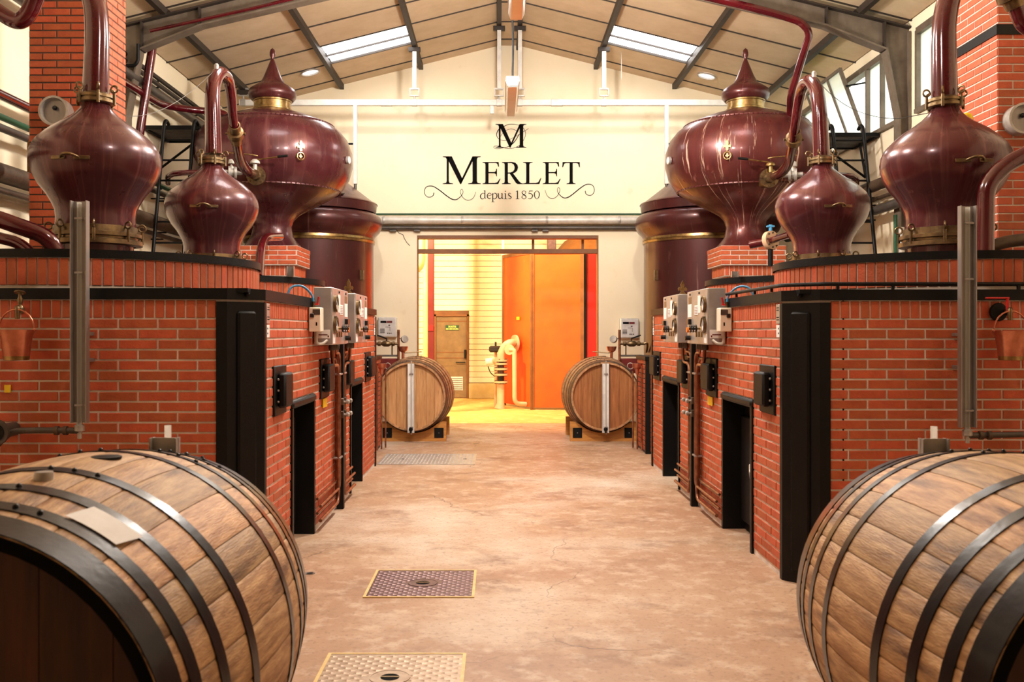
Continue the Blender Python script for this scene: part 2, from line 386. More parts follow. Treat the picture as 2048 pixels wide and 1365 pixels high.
struct(MB().box(XL - .2, XR + .2, YN - .2, 24.2, -.12, 0).build('floor', 'floor'))
# left wall: plain
struct(MB().box(XL - .2, XL, YN, YB, 0, 5.35).build('wall_left', 'wall'))
# right wall: clerestory strip above z = 4.05
WZ0, WZ1 = 4.06, 5.0
struct(MB().box(XR, XR + .2, YN, YB, 0, WZ0).box(XR, XR + .2, YN, 8.6, WZ0, 5.3).box(XR, XR + .2, 8.6, YB, WZ1 + .03, 5.3).box(XR, XR + .2, 11.05, 11.6, WZ0, WZ1 + .03).build('wall_right', 'wall'))
# logo wall with the doorway opening
OX0, OX1, OZ = (834 - U0) * YB / F, (1197 - U0) * YB / F, H + (V0 - 471) * YB / F
b = MB()
b.prism([(XL, 0), (OX0, 0), (OX0, OZ), (OX1, OZ), (OX1, 0), (XR, 0), (XR, zroof(XR) + .02), (XC + .16, 6.32), (XC - .16, 6.32), (XL, zroof(XL) + .02)], (0, YB, 0), (1, 0, 0), (0, 0, 1), (0, .22, 0))
struct(b.build('wall_back', 'wall'))
struct(MB().box(XL, XR, YN - .2, YN, 0, 6.4).build('wall_front', 'wall'))

# ceiling: one panel between each pair of purlins and seams
bays = [XL, -3.92, -2.61, -1.29, .01, .33, 1.62, 2.93, 4.24, XR]
rowsY = [YB] + [15.62 - .88 * k for k in range(0, 9)]          # 15.62 ... 8.58
cb = MB()
for i in range(len(bays) - 1):
    x0, x1 = bays[i], bays[i + 1]
    for j in range(len(rowsY) - 1):
        if i in (2, 6) and j in (2, 7): continue               # the skylights
        y1, y0 = rowsY[j], rowsY[j + 1]
        c = [(x0, y0), (x1, y0), (x1, y1), (x0, y1)]
        cb.add([(x, y, zroof(x) + .035) for x, y in c] + [(x, y, zroof(x) + .09) for x, y in c], [(0, 1, 2, 3), (7, 6, 5, 4)])
NEARY = [(YN, 1.0), (1.0, 4.4), (4.4, 5.3), (5.3, rowsY[-1])]
for i in range(len(bays) - 1):
  for j, (y0, y1) in enumerate(NEARY):
    x0, x1 = bays[i] - (.2 if i == 0 else 0), bays[i + 1] + (.2 if i == len(bays) - 2 else 0)
    cb.add([(x0, y0, zroof(x0) + .035), (x1, y0, zroof(x1) + .035), (x1, y1, zroof(x1) + .035), (x0, y1, zroof(x0) + .035)], [(0, 1, 2, 3)])
ceiling = struct(cb.build('ceiling', 'roof_out'))
g = .007
for i in range(len(bays) - 1):
    x0, x1 = bays[i] + .02, bays[i + 1] - .02
    for j in range(len(rowsY) - 1):
        y1, y0 = rowsY[j] - g, rowsY[j + 1] + g
        if i in (2, 6) and j in (2, 7): continue
        c = [(x0, y0), (x1, y0), (x1, y1), (x0, y1)]
        MB().add([(x, y, zroof(x)) for x, y in c] + [(x, y, zroof(x) + .03) for x, y in c],
                 [(3, 2, 1, 0), (4, 5, 6, 7), (0, 1, 5, 4), (1, 2, 6, 5), (2, 3, 7, 6), (3, 0, 4, 7)]).build('ceiling_panel', 'panel', ceiling)
for x in bays[1:-1]:
    z = zroof(x)
    MB().box(x - .035, x + .035, 8.0, YB, z - .075, z + .02).build('purlin', 'purlin', ceiling)
for y in rowsY[1:-1]:
    for xa, xb in ((XL, .01), (.01, .33), (.33, XR)):
        MB().add([(xa, y - .013, zroof(xa) - .012), (xb, y - .013, zroof(xb) - .012), (xb, y + .013, zroof(xb) - .012), (xa, y + .013, zroof(xa) - .012),
                  (xa, y - .013, zroof(xa) + .01), (xb, y - .013, zroof(xb) + .01), (xb, y + .013, zroof(xb) + .01), (xa, y + .013, zroof(xa) + .01)],
                 [(3, 2, 1, 0), (4, 5, 6, 7), (0, 1, 5, 4), (1, 2, 6, 5), (2, 3, 7, 6), (3, 0, 4, 7)]).build('seam_strip', 'purlin', ceiling)
# nearer part of the roof (above and behind the camera)
for i in range(len(bays) - 1):
  for j, (y0, y1) in enumerate(NEARY):
    x0, x1 = bays[i], bays[i + 1]; c = [(x0, y0), (x1, y0), (x1, y1), (x0, y1)]
    MB().add([(x, y, zroof(x)) for x, y in c] + [(x, y, zroof(x) + .03) for x, y in c],
             [(3, 2, 1, 0), (4, 5, 6, 7), (0, 1, 5, 4), (1, 2, 6, 5), (2, 3, 7, 6), (3, 0, 4, 7)]).build('ceiling_panel', 'panel', ceiling)
# skylights: two translucent strips each
for n, i, yq in ((1, 2, rowsY[2:4]), (2, 6, rowsY[2:4]), (7, 2, rowsY[7:9]), (8, 6, rowsY[7:9])):  # the last two lie out of view, added for soft overhead light
    x0, x1 = bays[i] + .05, bays[i + 1] - .05
    y1, y0 = yq[0] - .02, yq[1] + .02
    ym = y1 - (y1 - y0) * .42
    wroot = None
    for k, (a, c_) in enumerate(((y0, ym - .015), (ym + .015, y1))):
        c = [(x0, a), (x1, a), (x1, c_), (x0, c_)]
        sb = MB().add([(x, y, zroof(x) + .02) for x, y in c] + [(x, y, zroof(x) + .035) for x, y in c],
                 [(3, 2, 1, 0), (4, 5, 6, 7), (0, 1, 5, 4), (1, 2, 6, 5), (2, 3, 7, 6), (3, 0, 4, 7)])
        if k == 0: wroot = struct(sb.build('window_%d' % n, 'skylight'))
        else: sb.build('pane', 'skylight', wroot)
    xa, xb = bays[i], bays[i + 1]
    fr = MB()
    for a in (y0 - .02, ym, y1 + .02):
        fr.add([(xa, a - .015, zroof(xa) - .005), (xb, a - .015, zroof(xb) - .005), (xb, a + .015, zroof(xb) - .005), (xa, a + .015, zroof(xa) - .005),
                (xa, a - .015, zroof(xa) + .05), (xb, a - .015, zroof(xb) + .05), (xb, a + .015, zroof(xb) + .05), (xa, a + .015, zroof(xa) + .05)],
               [(3, 2, 1, 0), (4, 5, 6, 7), (0, 1, 5, 4), (1, 2, 6, 5), (2, 3, 7, 6), (3, 0, 4, 7)])
    fr.build('glazing_bar', 'purlin', wroot)
# round vents in the ceiling
for side, x, y in (('left', -2.92, 14.87), ('right', 3.27, 15.07)):
    z = zroof(x); nn = Vector((-.25 if x > 0 else .25, 0, -1)).normalized()
    t = thing('ceiling_vent', 'small round silver ceiling vent on the %s roof slope' % side, 'vent', (x, y, z - .02))
    MB().lathe([(.13, .01), (.15, .01), (.15, .03), (.13, .03), (.13, .01)], (x, y, z), nn, 28, cap=False).build('rim', 'galv', t)
    MB().lathe([(.0001, .012), (.06, .02), (.13, .008)], (x, y, z), nn, 28, cap=False).build('disc', 'vent_glow', t)

# clerestory windows on the right
def window(n, ya, yb, mull, glass='rolled_glass'):
    f = MB()
    f.box(XR - .03, XR + .08, ya, yb, WZ1 - .05, WZ1 + .03).box(XR - .05, XR + .1, ya, yb, WZ0 - .02, WZ0 + .03)
    for y in [ya, yb] + mull: f.box(XR - .03, XR + .06, y - .022, y + .022, WZ0, WZ1)
    w = struct(f.build('window_%d' % n, 'rafter'))
    ys = [ya] + mull + [yb]
    for a, c_ in zip(ys, ys[1:]):
        MB().box(XR + .02, XR + .028, a + .02, c_ - .02, WZ0 + .02, WZ1 - .04).build('pane', glass, w)
    return w
window(3, 8.62, 11.05, [9.4, 10.2])
window(4, 11.6, 12.55, [12.07])
window(6, 14.0, 15.9, [14.6, 15.2])
# frame of the opened bay, with the sash tilted inwards
f = MB().box(XR - .03, XR + .08, 12.55, 14.0, WZ1 - .05, WZ1 + .03).box(XR - .05, XR + .1, 12.55, 14.0, WZ0 - .02, WZ0 + .03)
w5 = struct(f.build('window_5', 'rafter'))
p0, p1 = Vector((XR - .02, 0, WZ0 + .04)), Vector((XR - .34, 0, WZ1 - .02))
d = (p1 - p0)
for y in (12.62, 13.1, 13.55, 13.95):
    MB().obox((p0 + p1) / 2 + Vector((0, y, 0)), d / 2, (0, .022, 0), d.cross(Vector((0, 1, 0))).normalized() * .02).build('sash_bar', 'rafter', w5)
for q in (p0, p1):
    MB().box(q.x - .02, q.x + .02, 12.6, 13.97, q.z - .02, q.z + .02).build('sash_bar', 'rafter', w5)
for a, c_ in ((12.645, 13.08), (13.12, 13.53), (13.57, 13.93)):
    MB().obox((p0 + p1) / 2 + Vector((0, (a + c_) / 2, 0)), d * .48, (0, (c_ - a) / 2, 0), d.cross(Vector((0, 1, 0))).normalized() * .003).build('pane', 'rolled_glass', w5)
MB().cyl((XR - .28, 12.58, WZ1 - .25), (XR, 12.58, WZ1 - .2), .012).build('stay', 'iron', w5)

# ------------------------------------------------------------------ steel portal frame
PY = 11.3
pf = thing('steel_portal_frame', 'grey-brown steel portal frame with haunched knees carrying the roof', 'roof frame', (XC, PY, 0))
for sg, xw in ((-1, XL), (1, XR)):
    def X(d): return XC + sg * d
    D = abs(xw - XC) - .005
    top = [(X(d), zroof(X(d)) - .08) for d in (.0, .16, D)]
    bot = [(X(D), 4.84), (X(D - .28), 4.84), (X(D - 1.0), zroof(X(D - 1)) - .3), (X(0), 6.3 - .32)]
    MB().prism(top + bot, (0, PY - .01, 0), (1, 0, 0), (0, 0, 1), (0, .02, 0)).build('rafter_web', 'rafter', pf)
    fl = MB(); pts = [(X(D - .28), 4.84), (X(D - 1.0), zroof(X(D - 1)) - .3), (X(0), 5.98)]
    for (xa, za), (xb, zb) in zip(pts, pts[1:]):
        fl.obox(((xa + xb) / 2, PY, (za + zb) / 2), Vector((xb - xa, 0, zb - za)) / 2, (0, .08, 0), Vector((-(zb - za), 0, xb - xa)).normalized() * .01)
    fl.build('lower_flange', 'rafter', pf)
    fl = MB()
    (xa, za), (xb, zb) = top[1], top[2]
    fl.obox(((xa + xb) / 2, PY, (za + zb) / 2), Vector((xb - xa, 0, zb - za)) / 2, (0, .08, 0), Vector((-(zb - za), 0, xb - xa)).normalized() * .01)
    fl.build('upper_flange', 'purlin', pf)
    # tapered column
    MB().prism([(X(D), 0), (X(D - .12), 0), (X(D - .13), 4.05), (X(D - .28), 4.84), (X(D), 4.84)], (0, PY - .01, 0), (1, 0, 0), (0, 0, 1), (0, .02, 0)).build('column_web', 'rafter', pf)
    cf = MB()
    for (xa, za), (xb, zb) in (((X(D - .12), 0), (X(D - .13), 4.05)), ((X(D - .13), 4.05), (X(D - .28), 4.84))):
        cf.obox(((xa + xb) / 2, PY, (za + zb) / 2), Vector((xb - xa, 0, zb - za)) / 2, (0, .08, 0), (.01, 0, 0))
    cf.build('column_flange', 'rafter', pf)
    MB().box(X(D - .004), X(D - .02), PY - .08, PY + .08, 0, 5.05).build('column_flange', 'rafter', pf)
    for d in (D - .3, D - .98):
        x = X(d); MB().box(x - .01, x + .01, PY - .075, PY + .075, zroof(x) - (.42 if d > D - .5 else .3), zroof(x) - .09).build('stiffener', 'purlin', pf)

# ------------------------------------------------------------------ white cable trunking hung across the nave
TY, TZ = 14.75, 5.05
tk = thing('cable_trunking', 'white metal cable trunking hung from the purlins in front of the logo wall', 'trunking', (XC, TY, TZ))
MB().box(-3.98, 3.75, TY - .03, TY + .03, TZ - .045, TZ + .045, .004).build('channel', 'white_metal', tk)
for x in (-1.72, .9): MB().box(x - .09, x + .09, TY - .036, TY + .036, TZ - .05, TZ + .05, .004).build('joint_cover', 'galv', tk)
for x in (-3.92, -1.29, .01, .33, 1.62):
    zt = zroof(x) - .08
    MB().box(x - .03, x + .03, TY - .03, TY + .03, TZ + .22, zt).build('hanger', 'white_metal', tk)
    MB().box(x - .09, x + .09, TY - .04, TY + .04, zt - .06, zt + .005, .004).build('beam_clamp', 'purlin', tk)
    MB().box(x - .075, x + .075, TY - .02, TY + .02, TZ + .2, TZ + .225).box(x - .075, x - .06, TY - .02, TY + .02, TZ + .11, TZ + .2).box(x + .06, x + .075, TY - .02, TY + .02, TZ + .11, TZ + .2).box(x - .075, x + .075, TY - .02, TY + .02, TZ + .1, TZ + .115).build('stirrup', 'galv', tk)
    MB().cyl((x, TY, TZ + .04), (x, TY, TZ + .11), .014).box(x - .04, x + .04, TY - .04, TY + .04, TZ - .05, TZ + .05, .003).build('bolt', 'galv', tk)
MB().box(-.13, -.07, TY - .02, TY + .02, TZ - .17, TZ - .045, .004).build('socket', 'galv', tk)
for side, x, e in (('left', -2.2, -1), ('right', 2.58, 1)):
    t = thing('drop_conduit', 'white drop conduit falling from the trunking to the %s condenser lid' % side, 'conduit', (x, TY, 3.75))
    MB().box(x - .03, x + .03, TY - .03, TY + .03, 3.8, TZ - .045, .004).build('channel', 'white_metal', t)
    MB().elbow([(x, TY, 3.8), (x, TY, 3.66), (x + e * .08, TY - .35, 3.6), (x + e * .1, TY - .9, 3.54)], .022, .08).build('elbow', 'grey_pipe', t)
    MB().tube([(x, TY, 4.42), (x + e * .55, TY, 4.42)], .016, 8).build('arm', 'iron', t)

# ------------------------------------------------------------------ lamps
def fluorescent(Y0, lab):
    x, z = .16, 4.36
    t = thing('pendant_luminaire', lab, 'lamp', (x, Y0, z), 'tube luminaires hung along the nave')
    MB().prism([(-.065, 0), (-.075, .03), (-.06, .075), (.06, .075), (.075, .03), (.065, 0), (.05, -.035), (-.05, -.035)], (x, Y0, z), (1, 0, 0), (0, 0, 1), (0, 1.5, 0)).build('diffuser', 'tube_cover', t)
    MB().prism([(-.08, .03), (-.07, .085), (.07, .085), (.08, .03)], (x, Y0 - .01, z), (1, 0, 0), (0, 0, 1), (0, 1.52, 0)).build('housing', 'white_metal', t)
    MB().box(x - .065, x + .065, Y0 - .02, Y0, z - .03, z + .08, .008).build('end_cap', 'galv', t)
    for dx in (-.035, .035): MB().cyl((x + dx, Y0 - .025, z + .01), (x + dx, Y0 - .012, z + .01), .02).build('tube_socket', 'white_metal', t)
    MB().tube([(x, Y0 + .06, z + .08), (x + .006, Y0 + .06, z + .5), (x - .006, Y0 + .06, z + 1.0), (x, Y0 + .06, zroof(x))], .012, 6, sm=4).build('chain', 'iron', t)
fluorescent(10.95, 'pendant tube luminaire with pale cover hanging on a black chain before the logo wall')
fluorescent(7.1, 'pendant tube luminaire cut by the top edge, nearest the camera')

def area(name, loc, parent, power, col, size, aim=None, spread=None):
    l = bpy.data.lights.new(name, 'AREA'); l.shape = 'DISK'; l.size = size; l.energy = power; l.color = col
    if spread: l.spread = spread
    o = bpy.data.objects.new(name, l); COL.objects.link(o); o.parent = parent; o.location = Vector(loc) - OFF[parent.name]
    d = (Vector(aim) - Vector(loc)) if aim else Vector((0, 0, -1))
    o.rotation_euler = d.to_track_quat('-Z', 'Y').to_euler()
    return o
for k, (y, z, pw, sz) in enumerate(((4.0, 4.9, .34, .14), (7.2, 4.6, 1.25, .14), (9.6, 4.98, 1.35, .14))):  # unseen lamps above the frame; kind and height made up for the light
    x = XC
    t = thing('unseen_aisle_lamp', ('unseen bare-bulb lamp added under the ridge nearest the camera', 'unseen bare-bulb lamp added under the ridge above the middle of the aisle', 'unseen bare-bulb lamp added under the ridge closest to the logo wall')[k], 'lamp', (x, y, z))
    MB().lathe([(.06, 0), (.075, .05), (.07, .2), (.05, .36), (.0001, .37)], (x, y, z), (0, 0, 1), 28, cap=False).build('ballast', 'galv', t)
    MB().cyl((x, y, z + .35), (x, y, zroof(x) + .0), .012).build('suspension', 'iron', t)
    l = bpy.data.lights.new('unseen_aisle_light', 'POINT'); l.energy = P_AISLE * pw; l.color = C_AISLE; l.shadow_soft_size = sz
    o = bpy.data.objects.new('unseen_aisle_light', l); COL.objects.link(o); o.parent = t; o.location = (0, 0, -.16)
for side, x, ax in (('left', -1.3, -1.7), ('right', 1.65, 2.0)):
    y, z = 10.2, 5.62
    t = thing('wall_floodlight', 'floodlight on the %s roof slope aimed at the logo wall' % side, 'lamp', (x, y, z))
    dr = (Vector((ax, 16, 4.35)) - Vector((x, y, z))).normalized()
    e1 = dr.orthogonal().normalized(); e2 = dr.cross(e1)
    MB().obox(Vector((x, y, z)) - dr * .06, e1 * .13, e2 * .13, dr * .05, .01).build('housing', 'iron', t)
    MB().cyl((x, y, z), (x, y, zroof(x)), .015).build('bracket', 'iron', t)
    l = bpy.data.lights.new('wash_light', 'SPOT'); l.energy = P_WASH; l.color = C_WASH; l.spot_size = math.radians(50); l.spot_blend = 1; l.shadow_soft_size = .08
    o = bpy.data.objects.new('wash_light', l); COL.objects.link(o); o.parent = t; o.location = Vector((x, y, z)) + dr * .02 - OFF[t.name]
    o.rotation_euler = dr.to_track_quat('-Z', 'Y').to_euler()

# ------------------------------------------------------------------ bricks
BCACHE = {}
def brick_verts(w, h, dep=.0055, ch=.0025):
    x, z = w / 2, h / 2
    return ([(-x, 0, -z), (x, 0, -z), (x, 0, z), (-x, 0, z), (-x, -dep + ch, -z), (x, -dep + ch, -z), (x, -dep + ch, z), (-x, -dep + ch, z),
             (-x + ch, -dep, -z + ch), (x - ch, -dep, -z + ch), (x - ch, -dep, z - ch), (-x + ch, -dep, z - ch)],
            [(0, 1, 5, 4), (1, 2, 6, 5), (2, 3, 7, 6), (3, 0, 4, 7), (4, 5, 9, 8), (5, 6, 10, 9), (6, 7, 11, 10), (7, 4, 8, 11), (8, 9, 10, 11)])
def brick_mesh(w, h):
    k = (round(w, 3), round(h, 3))
    if k not in BCACHE:
        m = MB().add(*brick_verts(*k)); me = m.mesh('brick', None, 25); me.materials.append(M['brick']); BCACHE[k] = me
    return BCACHE[k]
def brick_field(parent, specs, limit, hide=lambda u, v: False):
    """specs: (pos, rotz, w, h); the `limit` bricks that show largest become objects, the rest one stuff part"""
    rk = []
    for i, (p, r, w, h) in enumerate(specs):
        n = Vector((math.sin(r), -math.cos(r), 0)); area_ = 0
        if p[1] > .5:
            u, v = proj(p); c = Vector((0, 0, H)) - Vector(p)
            if -40 < u < 2088 and -40 < v < 1400 and not hide(u, v):
                area_ = w * h * max(n.dot(c.normalized()), 0) * (F / p[1]) ** 2
        rk.append((area_, i))
    rk.sort(reverse=True)
    own = set(i for a, i in rk[:limit] if a > 0)
    rest = MB()
    for i, (p, r, w, h) in enumerate(specs):
        jit = random.uniform(-.0015, .0015); n = Vector((math.sin(r), -math.cos(r), 0))
        p = Vector(p) + n * jit
        if i in own: link_copy(brick_mesh(w, h), 'brick', parent, p, r)
        else:
            vs, fs = brick_verts(w, h); cs, sn = math.cos(r), math.sin(r)
            rest.add([(p.x + x * cs - y * sn, p.y + x * sn + y * cs, p.z + z) for x, y, z in vs], fs)
    if rest.v: rest.build('brickwork', 'brick', parent, kind='stuff', ang=25)
def courses(u0, u1, ztop, zbot, bl=.219, bh=.0494, j=.011, holes=(), phase=0.0):
    out = []; k = 0
    while True:
        z1 = ztop - k * (bh + j); z0 = z1 - bh
        if z0 < zbot - .03: break
        z0 = max(z0, zbot)
        iv = [(u0, u1)]
        for a, b_, c, d_ in holes:
            if z1 > c + .005 and z0 < d_ - .005:
                nv = []
                for p, q in iv:
                    if a > p: nv.append((p, min(q, a)))
                    if b_ < q: nv.append((max(p, b_), q))
                iv = [x for x in nv if x[1] - x[0] > .015]
        off = (k % 2) * .5 * (bl + j) + phase
        n0 = math.floor((u0 - off) / (bl + j)) - 1
        u = off + n0 * (bl + j)
        while u < u1:
            for p, q in iv:
                a, b_ = max(u, p), min(u + bl, q)
                if b_ - a > .018: out.append(((a + b_) / 2, (z0 + z1) / 2, b_ - a, z1 - z0))
            u += bl + j
        k += 1
    return out
def soldiers(u0, u1, z0, z1, p=.0604, j=.009):
    n = max(1, round((u1 - u0) / p)); p = (u1 - u0) / n
    return [(u0 + p * (i + .5), (z0 + z1) / 2, p - j, z1 - z0) for i in range(n)]

# ------------------------------------------------------------------ furnaces
YBK = 10.92
def barrel_hides(u, v): return (u < 612 and v > 1165 - 265 * math.sqrt(max(0, 1 - ((u - 250) / 380) ** 2))) or (u > 1615 and v > 1185 - 280 * math.sqrt(max(0, 1 - ((u - 2000) / 395) ** 2)))
def furnace(side, sg, xw, yf, doors, shutters, drums, wout, mort):
    t = thing('brick_furnace', 'long red-brick still furnace block with black iron trim on the %s of the aisle' % side, 'furnace', (xw + sg * wout / 2, (yf + YBK) / 2, 0))
    cx = .165; DEP = .3
    core = MB()
    core.box(xw + sg * DEP, xw + sg * wout, yf, YBK, 0, 1.76)
    zd = 1.008
    ys = [yf + cx] + [y for d in doors for y in d] + [YBK]
    core.prism([(xw, ys[0]), (xw + sg * cx, yf), (xw + sg * (DEP + .01), yf), (xw + sg * (DEP + .01), ys[1]), (xw, ys[1])], (0, 0, 0), (1, 0, 0), (0, 1, 0), (0, 0, 1.76))
    for a, b_ in zip(ys[2::2], ys[3::2]): core.box(xw, xw + sg * (DEP + .01), a, b_, 0, 1.76)
    for a, b_ in doors: core.box(xw, xw + sg * (DEP + .01), a, b_, zd, 1.76)
    core.build('core', mort, t)
    # bricks: front face (normal -y) and aisle face
    specs = []
    fa, fb = sorted((xw + sg * (cx + .06), xw + sg * wout))
    for u, z, w, h in soldiers(fa, fb, 1.612, 1.712) + courses(fa, fb, 1.602, 0.02, phase=fa + (.1 if sg < 0 else 0)): specs.append((Vector((u, yf, z)), 0.0, w, h))
    rz = PI / 2 if sg < 0 else -PI / 2
    holes = [(a - .045, b_ + .045, 0, 1.063) for a, b_ in doors]
    ia, ib = yf + cx + .04, YBK - .01
    for u, z, w, h in soldiers(ia, ib, 1.612, 1.712) + courses(ia, ib, 1.602, 0.02, holes=holes, phase=ia): specs.append((Vector((xw, u, z)), rz, w, h))
    brick_field(t, specs, 300, barrel_hides)
    # chamfered corner post
    e = .014
    poly = [(xw - sg * e, yf + cx + .045), (xw - sg * e, yf + cx - .004), (xw + sg * (cx - .004), yf - e), (xw + sg * (cx + .06), yf - e), (xw + sg * (cx + .06), yf + .05), (xw + sg * .1, yf + cx + .045)]
    post = MB().prism(poly, (0, 0, 0), (1, 0, 0), (0, 1, 0), (0, 0, 1.705)).build('corner_post', 'iron', t)
    c = Vector((xw + sg * cx / 2, yf + cx / 2, 0)); nr = Vector((-sg, -1, 0)).normalized(); tg = Vector((sg, -1, 0)).normalized()
    MB().obox(c + nr * (e + .004) + Vector((0, 0, .86)), tg * .062, (0, 0, .79), nr * .016, .012).build('raised_panel', 'iron', post)
    MB().box(xw - sg * .016, xw + sg * .05, YBK - .015, YBK + .05, 0, 1.705, .004).build('corner_post', 'iron', t)
    # iron band around the top
    bd = MB(); z0, z1 = 1.718, 1.782; q = .02
    pl = [(xw + sg * wout, yf - q), (xw + sg * (cx - .006), yf - q), (xw - sg * q, yf + cx - .006), (xw - sg * q, YBK + .03)]
    inn = [(xw + sg * wout, yf + .05), (xw + sg * (cx + .03), yf + .05), (xw + sg * .05, yf + cx + .03), (xw + sg * .05, YBK + .03)]
    bd.prism(pl + inn[::-1], (0, 0, z0), (1, 0, 0), (0, 1, 0), (0, 0, z1 - z0))
    bd.build('cap_band', 'iron', t)
    MB().lathe([(.014, 0), (.014, .008), (.008, .014), (.0001, .016)], c + nr * (e + .012) + Vector((0, 0, 1.75)), nr, 12).build('bolt', 'iron', t)
    # top screed
    MB().box(xw + sg * .05, xw + sg * wout, yf + .02, YBK, 1.76, 1.785).build('top_slab', 'iron', t)
    # fire doors
    for k, (a, b_) in enumerate(doors):
        fr = MB()
        o = sg * -.018
        fr.box(xw + o, xw + sg * DEP, a - .04, a + .005, 0, zd).box(xw + o, xw + sg * DEP, b_ - .005, b_ + .04, 0, zd)
        fr.box(xw + o * 1.6, xw + sg * DEP, a - .045, b_ + .045, zd - .005, zd + .055, .018)
        d = fr.build('fire_door', 'iron', t, label='black iron recessed fire door')
        MB().box(xw + sg * .15, xw + sg * .19, a, b_, 0, zd, .004).build('door_leaf', 'iron', d)
        MB().box(xw + sg * .11, xw + sg * .15, a + .06, b_ - .06, .08, zd - .12, .01).build('inner_plate', 'iron', d)
        yh = a + .22; xh = xw + sg * .09
        MB().tube([(xh + sg * .03, yh, .42), (xh - sg * .02, yh, .42), (xh - sg * .04, yh + .02, .5), (xh - sg * .02, yh + .09, .56)], [.014, .014, .011, .016], 8, sm=4).build('handle', 'steel', d)
        MB().cyl((xh + sg * .03, yh, .66), (xh - sg * .03, yh, .66), .03).cyl((xh - sg * .02, yh, .66), (xh - sg * .02, yh, .8), .01).build('latch', 'iron', d)
        for zz in (.12, .74): MB().box(xw + sg * .04, xw + sg * .12, a + .004, a + .06, zz, zz + .07, .006).build('hinge', 'iron', d)
    # peep-hole shutters
    for a, b_ in shutters:
        s_ = MB().box(xw - sg * .02, xw, a, b_, 1.0, 1.315, .006).build('shutter', 'iron', t)
        MB().box(xw - sg * .075, xw - sg * .02, a + .06, b_ - .05, 1.05, 1.27, .014).build('shutter_cover', 'iron', s_)
        for zz in (1.09, 1.16, 1.23): MB().ball((xw - sg * .03, a + .045, zz), .008, 8).build('rivet', 'steel', s_)
    # drums with soldier-course rim
    for dx, dy, R in drums:
        d = MB().lathe([(R - .002, 1.78), (R - .002, 1.98)], (dx, dy, 0), (0, 0, 1), 72).build('drum', mort, t)
        MB().lathe([(R + .018, 1.972), (R + .018, 2.022), (R - .12, 2.026)], (dx, dy, 0), (0, 0, 1), 96).build('drum_rim', 'iron', d)
        MB().lathe([(R - .11, 2.02), (.3, 2.045), (.0001, 2.05)], (dx, dy, 0), (0, 0, 1), 64, cap=False).build('drum_top', 'mortar_dark', d)
        n = round(2 * PI * R / .0604)
        for i in range(n):
            a = 2 * PI * (i + .5) / n; nx, ny = math.sin(a), -math.cos(a)
            p = Vector((dx + nx * R, dy + ny * R, 1.888))
            if Vector((nx, ny, 0)).dot((Vector((0, 0, 0)) - Vector((p.x, p.y, 0))).normalized()) < -.03: continue
            u, _ = proj(p)
            if -60 < u < 2108: link_copy(brick_mesh(2 * PI * R / n - .009, .16), 'brick', d, p, a)
    # small plates by the posts
    x = xw - sg * .01
    for ya, wd_ in ((yf + cx + .05, .075), (YBK - .12, .07)):
        p = MB().box(x - sg * .004, x, ya, ya + wd_, 1.58, 1.70, .001).build('notice_plate', 'alu', t, label='small engraved grey metal notice plate')
        for zz in (1.68, 1.665, 1.62, 1.605): MB().box(x - sg * .0052, x - sg * .004, ya + .012, ya + wd_ - .012, zz - .003, zz + .002).build('text_line', 'ink', p)
        p2 = MB().box(x - sg * .004, x, ya + .004, ya + wd_ - .004, 1.495, 1.572, .001).build('notice_plate', 'paper', t, label='small white notice plate')
        for zz in (1.55, 1.52): MB().cyl((x - sg * .006, ya + .02, zz), (x, ya + .02, zz), .006, seg=8).build('dot', 'ink', p2)
    return t

LD = [(6.53, 7.26), (9.1, 9.81)]; RD = [(6.65, 7.46), (9.32, 10.16)]
furnace('left', -1, -1.41, 5.57, LD, [(5.97, 6.3), (7.53, 7.9), (8.6, 8.98), (10.08, 10.48)], [(-2.79, 6.75, 1.07), (-2.76, 9.2, 1.06)], 2.5, 'mortar')
furnace('right', 1, 1.76, 5.75, RD, [(6.07, 6.41), (7.68, 8.07), (8.77, 9.14), (10.37, 10.79)], [(3.10, 6.86, 1.08), (3.1, 9.2, 1.08)], 2.98, 'mortar')

# ------------------------------------------------------------------ pot stills
HEADP = [(.25, 2.03), (.25, 2.13), (.262, 2.135), (.265, 2.256), (.262, 2.33), (.268, 2.38), (.29, 2.43), (.335, 2.49), (.385, 2.55), (.425, 2.62), (.448, 2.69),
         (.452, 2.735), (.443, 2.79), (.415, 2.845), (.36, 2.90), (.29, 2.95), (.215, 3.0), (.155, 3.045), (.115, 3.085), (.095, 3.12), (.092, 3.14)]
HEADP = [(r * .968 if r > .3 else r, z) for r, z in HEADP]
def clamp_ring(t, c, R, z, n, phase=0.0):
    for i in range(n):
        a = phase + 2 * PI * i / n; nx, ny = math.sin(a), -math.cos(a)
        p = Vector((c[0] + nx * R, c[1] + ny * R, z))
        MB().cyl(p - Vector((0, 0, .04)), p + Vector((0, 0, .045)), .011, seg=8).torus(p + Vector((0, 0, .075)), (-ny, nx, 0), .024, .007, 14, 6).build('swing_bolt', 'brass', t)
